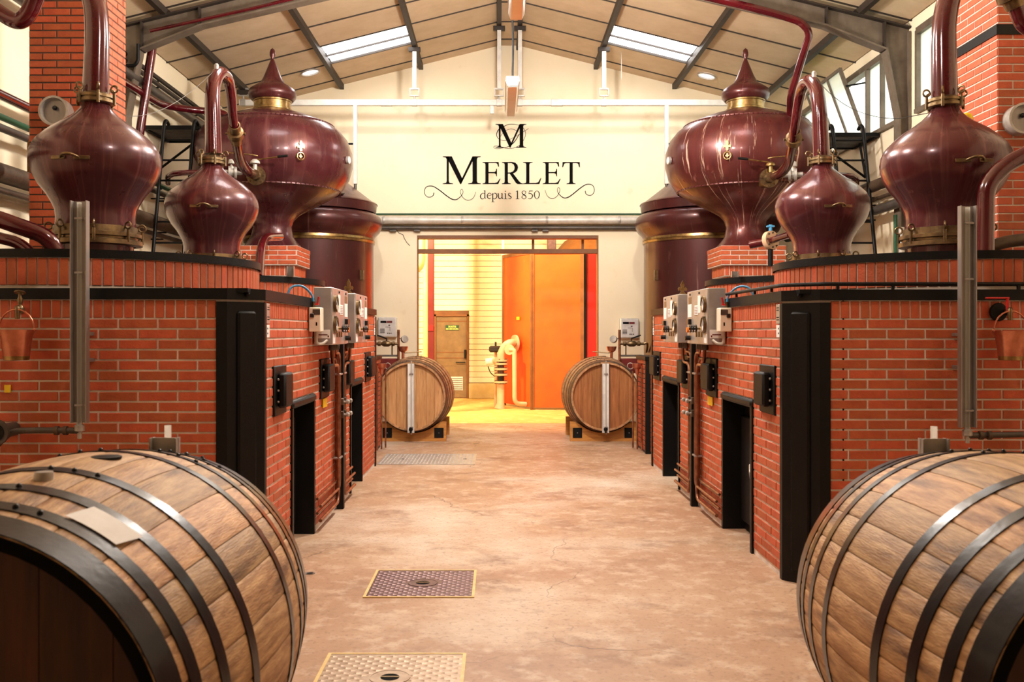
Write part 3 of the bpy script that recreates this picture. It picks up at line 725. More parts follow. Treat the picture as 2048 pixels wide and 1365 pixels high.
def still(label, cx, cy, az, neck, rad, coup):
    t = thing('pot_still', label, 'still', (cx, cy, 2.02))
    MB().lathe(HEADP, (cx, cy, 0), (0, 0, 1), 64).build('head', 'copper', t)
    MB().lathe([(.262, 2.13), (.31, 2.135), (.31, 2.165), (.285, 2.172), (.285, 2.185), (.305, 2.19), (.305, 2.215), (.28, 2.22), (.278, 2.262), (.262, 2.265)], (cx, cy, 0), (0, 0, 1), 64, cap=False).build('collar', 'brass', t)
    clamp_ring(t, (cx, cy), .305, 2.19, 8, .35)
    MB().lathe([(.09, 3.13), (.128, 3.135), (.128, 3.155), (.118, 3.16), (.118, 3.165), (.128, 3.168), (.128, 3.188), (.1, 3.195), (.085, 3.21)], (cx, cy, 0), (0, 0, 1), 40, cap=False).build('neck_flange', 'brass', t)
    clamp_ring(t, (cx, cy), .13, 3.16, 6, .5)
    MB().tube(neck, rad, 24, sm=6).build('swan_neck', 'lacquer', t)
    # carrying handle
    z = 2.68; r = .432; n = Vector((math.sin(az), -math.cos(az), 0)); tg = Vector((math.cos(az), math.sin(az), 0)); up = Vector((0, 0, 1))
    o = Vector((cx, cy, z)) + n * r
    for s_ in (-1, 1):
        d = .078 * s_; cc = o + tg * d - n * (.432 - math.sqrt(.432 ** 2 - d * d)) + n * .006
        hd = MB().obox(cc, tg * .05 - n * .05 * s_ * .18, up * .013, n * .006, .003).build('handle_plate', 'brass', t)
    MB().tube([o + tg * -.06, o + tg * -.045 + n * .03 + up * .008, o + tg * -.02 + n * .05 + up * .016, o + tg * .02 + n * .05 + up * .016, o + tg * .045 + n * .03 + up * .008, o + tg * .06], .009, 10, sm=3).build('handle_grip', 'brass', hd)
    if coup:
        a, b_ = Vector(coup[0]), Vector(coup[1]); d = (b_ - a).normalized(); L = (b_ - a).length; r0 = coup[2]
        MB().lathe([(r0, 0), (r0 * 1.25, .002), (r0 * 1.25, L * .36), (r0 * 1.75, L * .38), (r0 * 1.75, L * .62), (r0 * 1.3, L * .66), (r0 * 1.2, L), (r0, L)], a, d, 28, cap=False).build('brass_union', 'brass', t)
        s_ = a + d * L * .5; w = d.orthogonal().normalized()
        MB().cyl(s_ - Vector((r0 * 2.2, 0, 0)), s_ + Vector((r0 * 2.2, 0, 0)), .014, seg=8).build('union_lug', 'brass', t)
    return t
def swan2(s0, flange, pts):
    return [W(px, py, Y) for px, py, Y in pts]
# far left still: neck arches over and runs back to the wine preheater
nk = [W(427, 308, 9.2), W(426, 250, 9.2), W(425, 195, 9.2), W(429, 162, 9.25), W(441, 146, 9.4), W(455, 158, 9.62), W(462, 190, 9.8), W(466, 235, 9.95), W(473, 285, 10.3), W(480, 318, 10.7), W(493, 340, 11.1), W(508, 350, 11.5)]
still('smaller-looking maroon copper still head with arched neck, far left furnace drum', -2.745, 9.2, math.radians(7), nk, [.08, .075, .07, .068, .064, .058, .05, .046, .05, .054, .056, .056], (W(469, 250, 10.03), W(473, 285, 10.3), .048))
nk = [W(1643, 320, 9.2), W(1641, 265, 9.2), W(1638, 210, 9.2), W(1632, 178, 9.25), W(1619, 162, 9.4), W(1606, 172, 9.62), W(1598, 200, 9.8), W(1590, 250, 9.95), W(1583, 300, 10.3), W(1576, 328, 10.7), W(1562, 346, 11.1), W(1545, 354, 11.5)]
still('smaller-looking maroon copper still head with arched neck, far right furnace drum', 3.10, 9.2, math.radians(1), nk, [.08, .075, .07, .068, .064, .058, .05, .046, .05, .054, .056, .056], (W(1590, 262, 10.03), W(1585, 296, 10.3), .048))
# near stills: the neck leaves the frame at the top and comes down again at the frame edge
nk = [W(191, 196, 6.75), W(193, 120, 6.75), W(194, 60, 6.75), W(189, 5, 6.75), W(170, -45, 6.77), W(130, -75, 6.8), W(92, -60, 6.85), W(72, -10, 6.9), W(58, 25, 6.9), W(38, 42, 6.9), W(10, 32, 6.9), W(-50, -10, 6.9), W(-110, -50, 6.9)]
still('large maroon copper still head at the far left front, neck leaving the frame', -2.83, 6.75, math.radians(1), nk, [.09, .085, .082, .08, .078, .074, .07, .064, .06, .058, .056, .056, .056], (W(86, -48, 6.86), W(76, -12, 6.9), .062))
nk = [W(1889, 196, 6.86), W(1888, 120, 6.86), W(1888, 60, 6.86), W(1896, 5, 6.86), W(1915, -45, 6.87), W(1955, -75, 6.88), W(1998, -60, 6.9), W(2020, -25, 6.92), W(2036, 20, 6.94), W(2050, 50, 6.95), W(2085, 66, 6.95), W(2140, 60, 6.95)]
still('large maroon copper still head at the far right front, neck leaving the frame', 3.19, 6.86, math.radians(0), nk, [.09, .085, .082, .08, .078, .074, .07, .064, .06, .058, .056, .056], (W(2016, -32, 6.92), W(2034, 15, 6.94), .062))

# ------------------------------------------------------------------ wine preheaters (big onions) on brick pedestals
OY = 12.5; OS = F / OY
def opx(r, y): return (r / OS, H + (V0 - y) / OS)
ONION = [opx(*p) for p in ((60, 497), (53, 490), (42, 475), (38, 456), (41, 443), (52, 431), (76, 417), (108, 401), (136, 382), (152, 358), (159, 332), (158, 306), (149, 281), (136, 265), (122, 254), (100, 243), (72, 233), (46, 225), (38, 222))]
FINIAL = [opx(*p) for p in ((36, 203), (41, 202), (46, 196), (47.5, 189), (44, 180), (33, 172.5), (24, 167), (18, 156), (11.5, 140), (6.5, 127), (3.2, 119), (3, 117), (5.3, 112), (5.6, 106), (4.4, 100), (.01, 96))]
M['copper_drip'] = mat('copper_drip', C(104, 46, 42), C(74, 29, 30), scale=2.2, rough=.26, rough2=.42, metal=.38, bump=.04, bscale=14, stretch=(3.6, 3.6, .28), coat=.2, spots=C(150, 96, 86), sscale=3.1, slo=.66, shi=.8, streak=(C(228, 194, 172), .60, .635, .92, 13))
def preheater(side, cx, az, gaz, fpx, mname):
    t = thing('wine_preheater', 'huge onion-shaped copper preheater vessel with spired lid, %s side' % side, 'vessel', (cx, OY, ONION[0][1]))
    MB().lathe(ONION, (cx, OY, 0), (0, 0, 1), 96).build('vessel', mname, t)
    MB().lathe([opx(38.6, 222), opx(38.6, 219), opx(36.5, 218), opx(36.5, 206), opx(38, 205), opx(38, 202)], (cx, OY, 0), (0, 0, 1), 56, cap=False).build('collar', 'gold', t)
    MB().lathe(FINIAL, (cx, OY, 0), (0, 0, 1), 56).build('spired_lid', 'copper_dark', t)
    for y, r in ((254, 122), (384, 134)):
        rr, z = opx(r, y)
        s_ = MB().lathe([(rr - .004, z - .012), (rr + .004, z - .008), (rr + .003, z + .01), (rr - .01, z + .014)], (cx, OY, 0), (0, 0, 1), 96, cap=False).build('seam', mname, t)
        rv = MB()
        for i in range(90):
            a = 2 * PI * i / 90; rv.ball((cx + math.sin(a) * (rr + .003), OY - math.cos(a) * (rr + .003), z + .002), .009, 6)
        rv.build('rivets', 'copper_dark', s_, kind='stuff')
    R = 158.5 / OS
    # fleur-de-lis emblem with ring
    n = Vector((math.sin(az), -math.cos(az), 0)); tg = Vector((math.cos(az), math.sin(az), 0)); up = Vector((0, 0, 1))
    zc = 3.71
    o = Vector((cx, OY, zc)) + n * (R + .0)
    half = [(0, .14), (.018, .105), (.016, .07), (.012, .06), (.03, .075), (.045, .065), (.045, .045), (.034, .04), (.03, .05), (.02, .045), (.013, .03), (.02, .02), (0, 0)]
    poly = half + [(-x, y) for x, y in half[-2:0:-1]]
    e = MB().prism(poly, o - n * .03, tg, up, n * .05).build('emblem', 'gold', t)
    MB().torus(o + up * -.055 + n * .012, n, .045, .008, 24, 8).build('emblem_ring', 'gold', e)
    MB().prism([(x * .5, -.08 + y * .42) for x, y in poly], o - n * .02, tg, up, n * .035).build('emblem_sprig', 'gold', e)
    # dial thermometer on the flank
    n = Vector((math.sin(gaz), -math.cos(gaz), 0)); p = Vector((cx, OY, 3.72)) + n * (R - .02)
    g = MB().lathe([(.02, 0), (.02, .03), (.05, .03), (.05, .06), (.042, .063)], p, n, 24).build('thermometer', 'galv', t)
    MB().lathe([(.0001, .064), (.042, .0635)], p, n, 24, cap=False).build('dial', 'paper', g)
    # inlet flange where the swan neck enters
    p = W(fpx[0], fpx[1], 11.45); dr = (Vector((cx, OY, p.z)) - p).normalized()
    fl = MB().lathe([(.04, -.05), (.06, -.05), (.062, .04), (.115, .045), (.115, .075), (.09, .08), (.09, .4)], p, dr, 32).build('inlet_flange', 'brass', t)
    for i in range(8):
        a = 2 * PI * i / 8; e1 = dr.orthogonal().normalized(); e2 = dr.cross(e1); q = p + (e1 * math.cos(a) + e2 * math.sin(a)) * .095
        MB().cyl(q + dr * .03, q + dr * .09, .011, seg=6).build('bolt', 'brass', fl)
    # lever valve on top of the flange
    sgn = 1 if side == 'left' else -1
    v = p + dr * .0 + Vector((0, 0, .06))
    vl = MB().cyl(v, v + Vector((0, 0, .09)), .025).lathe([(.02, .07), (.06, .075), (.055, .1), (.03, .125), (.0001, .13)], v, (0, 0, 1), 20).build('lever_valve', 'white_pipe' if sgn > 0 else 'gold', t)
    MB().tube([v + Vector((0, 0, .12)), v + Vector((sgn * .12, -.02, .13)), v + Vector((sgn * .3, -.04, .15))], .009, 8).build('lever', 'gold', vl)
    MB().cyl(v + Vector((sgn * .28, -.04, .15)), v + Vector((sgn * .4, -.05, .16)), .016).build('lever_grip', 'black_plastic', vl)
    MB().tube([v + Vector((-sgn * .3, -.03, .2)), v + Vector((-sgn * .02, -.05, .17)), v + Vector((sgn * .04, -.03, .16))], .008, 8).build('link_rod', 'gold', vl)
    # second valve on the branch pipe
    q = p + Vector((-sgn * .3, .12, .05))
    v2 = MB().lathe([(.03, -.12), (.03, -.05), (.075, -.05), (.075, -.02), (.05, -.015), (.05, .015), (.075, .02), (.075, .05), (.03, .05), (.03, .12)], q, (1, .3 * sgn, 0), 24).build('branch_valve', 'galv', t)
    MB().cyl(q, q + Vector((0, 0, .13)), .03).lathe([(.055, .1), (.05, .15), (.03, .16), (.0001, .165)], q, (0, 0, 1), 16, cap=False).build('valve_bonnet', 'white_pipe', v2)
    MB().tube([q + Vector((-sgn * .1, 0, 0)), q + Vector((-sgn * .75, .1, 0)), q + Vector((-sgn * .95, .5, -.05))], .035, 12, sm=3).build('branch_pipe', 'lacquer', t)
    return t
PHL, PHR = (545 - U0) / OS, (1491 - U0) / OS
preheater('left', PHL, math.radians(31.8), math.radians(76), (510, 350), 'copper')
preheater('right', PHR, math.radians(-26.2), math.radians(-78), (1541, 355), 'copper_drip')

def pedestal(side, cx, mort):
    t = thing('brick_pedestal', 'stepped brick pedestal carrying the %s onion vessel' % side, 'pedestal', (cx, OY, 0))
    zt = ONION[0][1]; w = .405
    tiers = [(w, zt - .245, zt), (w - .05, zt - .38, zt - .245), (w - .12, zt - .46, zt - .38), (w - .05, 0, zt - .46)]
    core = MB(); specs = []
    for k, (h, z0, z1) in enumerate(tiers):
        core.box(cx - h, cx + h, OY - h, OY + h, z0, z1)
        for (o, rz, ax) in ((Vector((0, OY - h, 0)), 0.0, 0), (Vector((cx + h, 0, 0)), PI / 2, 1), (Vector((cx - h, 0, 0)), -PI / 2, 1)):
            lo, hi = (cx - h, cx + h) if ax == 0 else (OY - h, OY + h)
            src = courses(lo, hi, z1 - .004, z0 + .004, phase=lo) if k in (0, 3) else soldiers(lo, hi, z0 + .006, z1 - .006)
            for u, z, bw, bh in src:
                p = Vector((u, o.y, z)) if ax == 0 else Vector((o.x, u, z))
                if k == 3 and z < 1.9: continue
                specs.append((p, rz, bw, bh))
    core.build('core', mort, t)
    brick_field(t, specs, 120)
pedestal('left', PHL, 'mortar'); pedestal('right', PHR, 'mortar')

# ------------------------------------------------------------------ condensers
CY = 14.8; CS = F / CY
def cpx(r, y): return (r / CS, H + (V0 - y) / CS)
def condenser(side, px, sg):
    cx = (px - U0) / CS
    t = thing('condenser_tank', 'tall maroon copper condenser tank with conical lid, %s of the doorway' % side, 'tank', (cx, CY, 0))
    MB().lathe([(126 / CS, .02), (126 / CS, 1.0)] + [cpx(*p) for p in ((126, 490), (127, 478), (131, 472), (138, 465), (142.5, 455), (143.5, 446), (141, 437), (135, 431), (129, 429.5), (120, 429))], (cx, CY, 0), (0, 0, 1), 96).build('tank', 'copper_dark', t)
    MB().lathe([cpx(126, 489), cpx(128.5, 488.5), cpx(129, 484), cpx(128, 483.5), cpx(129, 483), cpx(128.5, 478.5), cpx(126, 478)], (cx, CY, 0), (0, 0, 1), 96, cap=False).build('brass_band', 'gold', t)
    MB().lathe([cpx(120, 429), cpx(131, 427), cpx(133, 411), cpx(134.5, 410), cpx(133, 408), cpx(126, 405), cpx(60, 354), cpx(20, 330), (.0001, cpx(0, 327)[1])], (cx, CY, 0), (0, 0, 1), 96, cap=False).build('conical_lid', 'copper_dark', t)
    a = math.radians(62) * -sg; x = cx + math.sin(a) * 127 / CS; y = CY - math.cos(a) * 127 / CS
    MB().box(x - .03, x + .03, y - .03, y + .03, 2.3, 2.45, .004).build('clip', 'brass', t)
condenser('left', 620, -1); condenser('right', 1415, 1)

# ------------------------------------------------------------------ chimneys
def chimney(side, x0, x1, y0, y1, bh, sgn):
    t = thing('brick_chimney', 'square red-brick chimney stack rising behind the big %s still' % side, 'chimney', ((x0 + x1) / 2, (y0 + y1) / 2, 1.78))
    zt_ = min(zroof(x0), zroof(x1)) - .1
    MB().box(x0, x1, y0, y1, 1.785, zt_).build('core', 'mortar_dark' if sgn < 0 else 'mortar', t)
    specs = []
    bl = .22 * bh / .0504
    for u, z, w, h in courses(x0, x1, zt_, 1.8, bl=bl, bh=bh, phase=x0): specs.append((Vector((u, y0, z)), 0.0, w, h))
    xs, rz = (x1, PI / 2) if sgn < 0 else (x0, -PI / 2)
    for u, z, w, h in courses(y0, y1, zt_, 1.8, bl=bl, bh=bh, phase=y0 + bl * .5): specs.append((Vector((xs, u, z)), rz, w, h))
    brick_field(t, specs, 290)
    return t
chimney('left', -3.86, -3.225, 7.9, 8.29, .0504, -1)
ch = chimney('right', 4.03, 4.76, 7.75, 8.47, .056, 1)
zz = 3.98
MB().box(4.012, 4.76, 7.732, 8.49, zz - .05, zz + .03).build('iron_strap', 'iron', ch)
def port(side, px, py, Y, r):
    p = W(px, py, Y - .12)
    t = thing('flue_port', 'round steel inspection drum with grey lid on the %s chimney' % side, 'flue port', p - Vector((0, 0, r)))
    MB().lathe([(r * .98, .115), (r * .98, .02), (r, 0), (r * .86, .0), (r * .82, .02), (r * .8, .05)], p, (0, 1, 0), 40, cap=False).build('drum', 'galv', t)
    MB().lathe([(.0001, .05), (r * .8, .05)], p, (0, 1, 0), 40, cap=False).build('lid', 'steel', t)
    MB().ball(p + Vector((.0, .03, r * .22)), .02).build('knob', 'black_plastic', t)
port('left', 106, 221, 7.9, .122); port('right', 2050, 236, 7.75, .125)

# ------------------------------------------------------------------ barrels (axis along local y, centre at the origin of the empty)
def barrel(label, x, y, zc, yaw, rb, rh, half, stave_m, head_m, head_m2, hoops, hoop_m, gauge_end=-1, seed=1, extras=None):
    rnd = random.Random(seed)
    t = thing('oak_barrel', label, 'barrel', (x, y, zc), 'oak barrels standing in the aisle', yaw, local=True)
    def R(s): return rb - (rb - rh) * (abs(s) / half) ** 1.9
    ns = 30; ws = [rnd.uniform(.75, 1.25) for _ in range(ns)]; tot = sum(ws); a = rnd.random()
    K = 14
    for w in ws:
        da = 2 * PI * w / tot; gp = .0012 / rb
        b_ = MB(); vs = []; fs = []
        for k in range(K + 1):
            s = -half + 2 * half * k / K; r = R(s)
            for (aa, rr) in ((a + gp, r - .0022), (a + .08 * da, r), (a + .5 * da, r + .0005), (a + .92 * da, r), (a + da - gp, r - .0022), (a + da - gp, r - .026), (a + gp, r - .026)):
                vs.append((math.sin(aa) * rr, s, math.cos(aa) * rr))
        for k in range(K):
            for i in range(7):
                j = (i + 1) % 7
                fs.append((k * 7 + i, (k + 1) * 7 + i, (k + 1) * 7 + j, k * 7 + j))
        fs += [tuple(range(7)), tuple(K * 7 + i for i in range(6, -1, -1))]
        b_.add(vs, fs).build('stave', stave_m, t, ang=50)
        a += da
    MB().lathe([(R(-half * .9 + 2 * half * .9 * k / 12) - .02, -half * .9 + 2 * half * .9 * k / 12) for k in range(13)], (0, 0, 0), (0, 1, 0), 48).build('inner_shell', 'ink', t)
    # heads of vertical boards, recessed inside the chime
    for e in (-1, 1):
        rr = R(half * .93) - .02; yh = e * (half - .045)
        nb = 7; xs = [-rr + 2 * rr * i / nb + (rnd.uniform(-.015, .015) if 0 < i < nb else 0) for i in range(nb + 1)]
        for p, q in zip(xs, xs[1:]):
            p += .0012; q -= .0012; up = []
            for i in range(7):
                xx = p + (q - p) * i / 6; up.append((xx, math.sqrt(max(rr * rr - xx * xx, 1e-6))))
            poly = up + [(xx, -zz) for xx, zz in reversed(up)]
            MB().prism(poly, (0, yh + (0 if e < 0 else -.02), 0), (1, 0, 0), (0, 0, 1), (0, .02, 0)).build('head_board', head_m if e < 0 else head_m2, t)
    for h0, h1 in hoops:
        for e in (-1, 1):
            n = 4; pr = [(R(h0 + (h1 - h0) * k / n) + .0035, e * (h0 + (h1 - h0) * k / n)) for k in range(n + 1)]
            pr = [(pr[0][0] - .004, pr[0][1])] + pr + [(pr[-1][0] - .004, pr[-1][1])]
            if e > 0: pr = pr[::-1]
            hp = MB().lathe(pr[::-1], (0, 0, 0), (0, 1, 0), 72, cap=False).build('hoop', hoop_m if h1 > half * .95 or h0 < half * .8 else hoop_m, t)
            # riveted overlap
            aa = rnd.uniform(-.5, .3); m = (h0 + h1) / 2
            for k in range(3):
                a2 = aa + k * .06 / rb * 1.0; rr = R(m) + .004
                MB().ball((math.sin(a2) * rr, e * m, math.cos(a2) * rr), .007, 8).build('rivet', hoop_m, hp)
    # sight-glass gauge on one head
    e = gauge_end; yg = e * (half + .012)
    gt = rh - .02 if e < 0 else rh + .05
    g = MB().box(-.045, .045, yg - .004, yg + .004, -.5, gt).box(-.045, -.039, yg - .02, yg + .02, -.5, gt).box(.039, .045, yg - .02, yg + .02, -.5, gt).build('gauge_channel', 'white_gauge' if e < 0 else 'galv', t)
    MB().cyl((.006, yg + e * .012, -.52), (.006, yg + e * .012, gt + .04), .011).build('sight_tube', 'clear_tube', g)
    for z in (-.42, rh - .16): MB().box(-.02, .03, yg + e * .008, yg + e * .024, z - .006, z + .006).build('tube_clip', 'steel', g)
    tp = MB().lathe([(.02, 0), (.028, .01), (.028, .03), (.018, .035)], (0, yg, -.47 + .02), (0, e, 0), 16).cyl((0, yg + e * .03, -.43), (0, yg + e * .03, -.5), .012).build('tap', 'iron', g)
    # bung
    r0 = R(0)
    for (s, an, rr, hh, mm, nm) in (((.03, .12, .04, .004, 'iron', 'bung_ring'), (-.27, .09, .022, .018, 'galv', 'bung')) if seed < 3 else ((.0, .1, .035, .004, 'iron', 'bung_ring'),)):
        n = Vector((math.sin(an), 0, math.cos(an))); MB().lathe([(rr, -.004), (rr, hh * .7), (rr * .9, hh), (.0001, hh)], n * R(s) + Vector((0, s, 0)), n, 20, cap=False).build(nm, mm, t)
    if seed < 3:
        for e in (-1, 1):
            MB().lathe([(R(half) - .0005, half + .0015), (R(half) - .029, half + .0015), (R(half * .93) - .028, half - .05)], (0, 0, 0), (0, e, 0), 60, cap=False).build('chime_black', 'ink', t)  # black ring over the stave ends and just inside the chime
    if extras: extras(t, R)
    return t
def paper_tag(t, R):
    s0, s1, a0, a1 = -.452, -.365, .40, .655; vs = []; fs = []; n = 6
    for k in range(3):
        s = s0 + (s1 - s0) * k / 2
        for i in range(n + 1):
            aa = a0 + (a1 - a0) * i / n + (k - 1) * .02; r = R(s) + .007
            vs.append((math.sin(aa) * r, s, math.cos(aa) * r))
    for k in range(2):
        for i in range(n): fs.append((k * (n + 1) + i, (k + 1) * (n + 1) + i, (k + 1) * (n + 1) + i + 1, k * (n + 1) + i + 1))
    MB().add(vs, fs).build('paper_label', 'paper', t, label='white paper label')
HOOPS = [(.522, .598), (.452, .492), (.33, .37), (.16, .2)]
BZ = .655
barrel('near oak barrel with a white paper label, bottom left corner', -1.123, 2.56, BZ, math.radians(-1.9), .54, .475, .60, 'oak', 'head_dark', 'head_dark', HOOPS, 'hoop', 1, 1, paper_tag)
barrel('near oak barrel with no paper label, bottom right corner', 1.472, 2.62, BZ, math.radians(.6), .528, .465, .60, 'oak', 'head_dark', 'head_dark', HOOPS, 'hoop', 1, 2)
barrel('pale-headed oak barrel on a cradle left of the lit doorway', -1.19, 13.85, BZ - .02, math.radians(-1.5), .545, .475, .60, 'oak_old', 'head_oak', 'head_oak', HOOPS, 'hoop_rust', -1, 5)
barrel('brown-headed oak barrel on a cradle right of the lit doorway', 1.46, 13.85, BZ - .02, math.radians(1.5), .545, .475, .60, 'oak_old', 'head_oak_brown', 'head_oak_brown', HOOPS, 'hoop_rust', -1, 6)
def cradle(label, x, y, zc, r):
    t = thing('barrel_cradle', label, 'cradle', (x, y, 0))
    for k, dy in enumerate((-.42, .42)):
        pts = [(-.46, 0), (.46, 0), (.46, .27), (.4, .27)]
        rr = r(dy)
        n = 14; w = .385
        arc = []
        for i in range(n + 1):
            xx = w - 2 * w * i / n
            arc.append((xx, min(.27, zc - math.sqrt(rr * rr - xx * xx))))
        poly = pts + arc + [(-.4, .27), (-.46, .27)]
        b_ = MB().prism(poly, (x, y + dy - .05, 0), (1, 0, 0), (0, 0, 1), (0, .1, 0)).build('cradle_board', 'cradle', t)
        if k == 0:
            for s_ in (-1, 1): MB().box(x + s_ * .36 - .065, x + s_ * .36 + .065, y + dy - .057, y + dy - .048, .05, .19, .003).build('iron_plate', 'iron', b_); MB().ball((x + s_ * .36, y + dy - .057, .12), .008, 8).build('bolt', 'steel', b_)
    for s_ in (-1, 1): MB().box(x + s_ * .36 - .04, x + s_ * .36 + .04, y - .37, y + .37, .04, .12).build('runner', 'cradle', t)
rf = lambda dy: .545 - .07 * (abs(dy) / .6) ** 1.9 + .006
cradle('wooden cradle under the pale-headed barrel left of the doorway', -1.19, 13.85, BZ - .02, rf)
cradle('wooden cradle under the brown-headed barrel right of the doorway', 1.46, 13.85, BZ - .02, rf)
cradle('wooden cradle under the near barrel bearing the paper label', -1.123, 2.56, BZ, rf)
cradle('wooden cradle under the near barrel at the bottom right', 1.472, 2.62, BZ, rf)

# ------------------------------------------------------------------ lettering on the back wall
LY = YB - .004
def LP(x, y):
    p = W(840 + x / 5.689, 235 + y / 5.689, YB); return (p.x, p.z)
lg = thing('wall_lettering', 'black serif lettering with monogram and scrolls painted on the cream wall', 'lettering', (LP(1024, 500)[0], LY, LP(0, 950)[1]))
def glyph(polys, name='letter'):
    b_ = MB()
    for poly in polys: b_.prism([LP(*p) for p in poly], (0, LY, 0), (1, 0, 0), (0, 0, 1), (0, .003, 0))
    b_.build(name, 'ink', lg)
def ribbons(strokes, name):
    b_ = MB()
    for pts, w in strokes:
        ws = list(w) if isinstance(w, (list, tuple)) else [w] * len(pts)
        q = []; n = len(pts)
        if n == 2: q = [(Vector(pts[0]), ws[0]), (Vector(pts[1]), ws[1])]
        else:
            P = [Vector(p) for p in pts]
            for i in range(n - 1):
                p0, p1, p2, p3 = P[max(i - 1, 0)], P[i], P[i + 1], P[min(i + 2, n - 1)]
                for k in range(5):
                    u = k / 5; q.append((.5 * ((2 * p1) + (p2 - p0) * u + (2 * p0 - 5 * p1 + 4 * p2 - p3) * u * u + (3 * p1 - p0 - 3 * p2 + p3) * u ** 3), ws[i] * (1 - u) + ws[i + 1] * u))
            q.append((P[-1], ws[-1]))
        vs = []; fs = []
        for i, (p, w_) in enumerate(q):
            d = q[min(i + 1, len(q) - 1)][0] - q[max(i - 1, 0)][0]
            if d.length < 1e-6: d = Vector((1, 0))
            d.normalize(); nn = Vector((-d.y, d.x)) * w_ / 2
            for c in (p + nn, p - nn):
                xx, zz = LP(c.x, c.y); vs.append((xx, LY, zz))
        for i in range(len(q) - 1): fs.append((2 * i, 2 * i + 1, 2 * i + 3, 2 * i + 2))
        m = len(vs); vs2 = [(x, y + .003, z) for x, y, z in vs]
        b_.add(vs + vs2, fs + [(2 * i, 2 * i + 2, m + 2 * i + 2, m + 2 * i) for i in range(len(q) - 1)] + [(2 * i + 1, m + 2 * i + 1, m + 2 * i + 3, 2 * i + 3) for i in range(len(q) - 1)])
    b_.build(name, 'ink', lg)
GM = [(258, 443), (362, 443), (478, 690), (597, 443), (692, 443), (692, 451), (656, 458), (648, 478), (648, 725), (655, 744), (692, 752), (692, 760), (548, 760), (548, 752), (590, 744), (598, 725), (598, 500), (468, 760), (458, 760), (328, 500), (328, 725), (335, 744), (376, 752), (376, 760), (258, 760), (258, 752), (297, 744), (304, 725), (304, 478), (293, 458), (258, 451)]
def split_m(f):
    """M as convex-ish pieces so every outline fills cleanly"""
    return [[f(*p) for p in q] for q in (
        [(258, 443), (304, 443), (304, 478), (293, 458), (258, 451)], [(304, 443), (328, 443), (328, 725), (335, 744), (376, 752), (376, 760), (258, 760), (258, 752), (297, 744), (304, 725)],
        [(304, 443), (362, 443), (484, 703), (468, 760), (458, 760), (304, 455)], [(597, 443), (615, 466), (468, 760), (458, 735)],
        [(597, 443), (692, 443), (692, 451), (656, 458), (648, 478), (648, 725), (655, 744), (692, 752), (692, 760), (548, 760), (548, 752), (590, 744), (598, 725)])]
glyph(split_m(lambda x, y: (x, y)))
def GE(o): return [[(x + o, y) for x, y in q] for q in (
    [(712, 508), (780, 508), (780, 760), (712, 760), (712, 752), (738, 746), (744, 730), (744, 535), (738, 522), (712, 515)],
    [(775, 508), (895, 508), (900, 562), (890, 562), (878, 528), (860, 520), (775, 520)],
    [(775, 622), (845, 622), (862, 612), (868, 585), (876, 585), (876, 672), (868, 672), (862, 645), (845, 636), (775, 636)],
    [(775, 746), (850, 746), (880, 738), (908, 697), (916, 699), (890, 760), (775, 760)])]
glyph(GE(0)); glyph(GE(684))
glyph([[(932, 508), (1000, 508), (1000, 730), (1006, 746), (1033, 752), (1033, 760), (932, 760), (932, 752), (957, 746), (963, 730), (963, 535), (957, 522), (932, 515)],
       [(995, 508), (1045, 506), (1085, 516), (1109, 540), (1116, 572), (1076, 566), (1066, 536), (1040, 521), (995, 520)],
       [(1116, 572), (1106, 606), (1080, 630), (1050, 640), (995, 640), (995, 628), (1028, 627), (1056, 616), (1073, 594), (1076, 566)],
       [(1018, 636), (1058, 636), (1130, 730), (1150, 747), (1170, 752), (1170, 760), (1110, 760), (1090, 745)]])
glyph([[(1172, 508), (1282, 508), (1282, 515), (1252, 522), (1245, 535), (1245, 760), (1172, 760), (1172, 752), (1202, 746), (1208, 730), (1208, 535), (1202, 522), (1172, 515)],
       [(1240, 746), (1315, 746), (1345, 738), (1372, 690), (1380, 692), (1358, 760), (1240, 760)]])
glyph([[(1622, 508), (1818, 508), (1820, 568), (1811, 568), (1798, 528), (1780, 521), (1662, 521), (1642, 528), (1628, 568), (1618, 568)],
       [(1702, 515), (1738, 515), (1738, 730), (1744, 746), (1770, 752), (1770, 760), (1668, 760), (1668, 752), (1695, 746), (1702, 730)]])
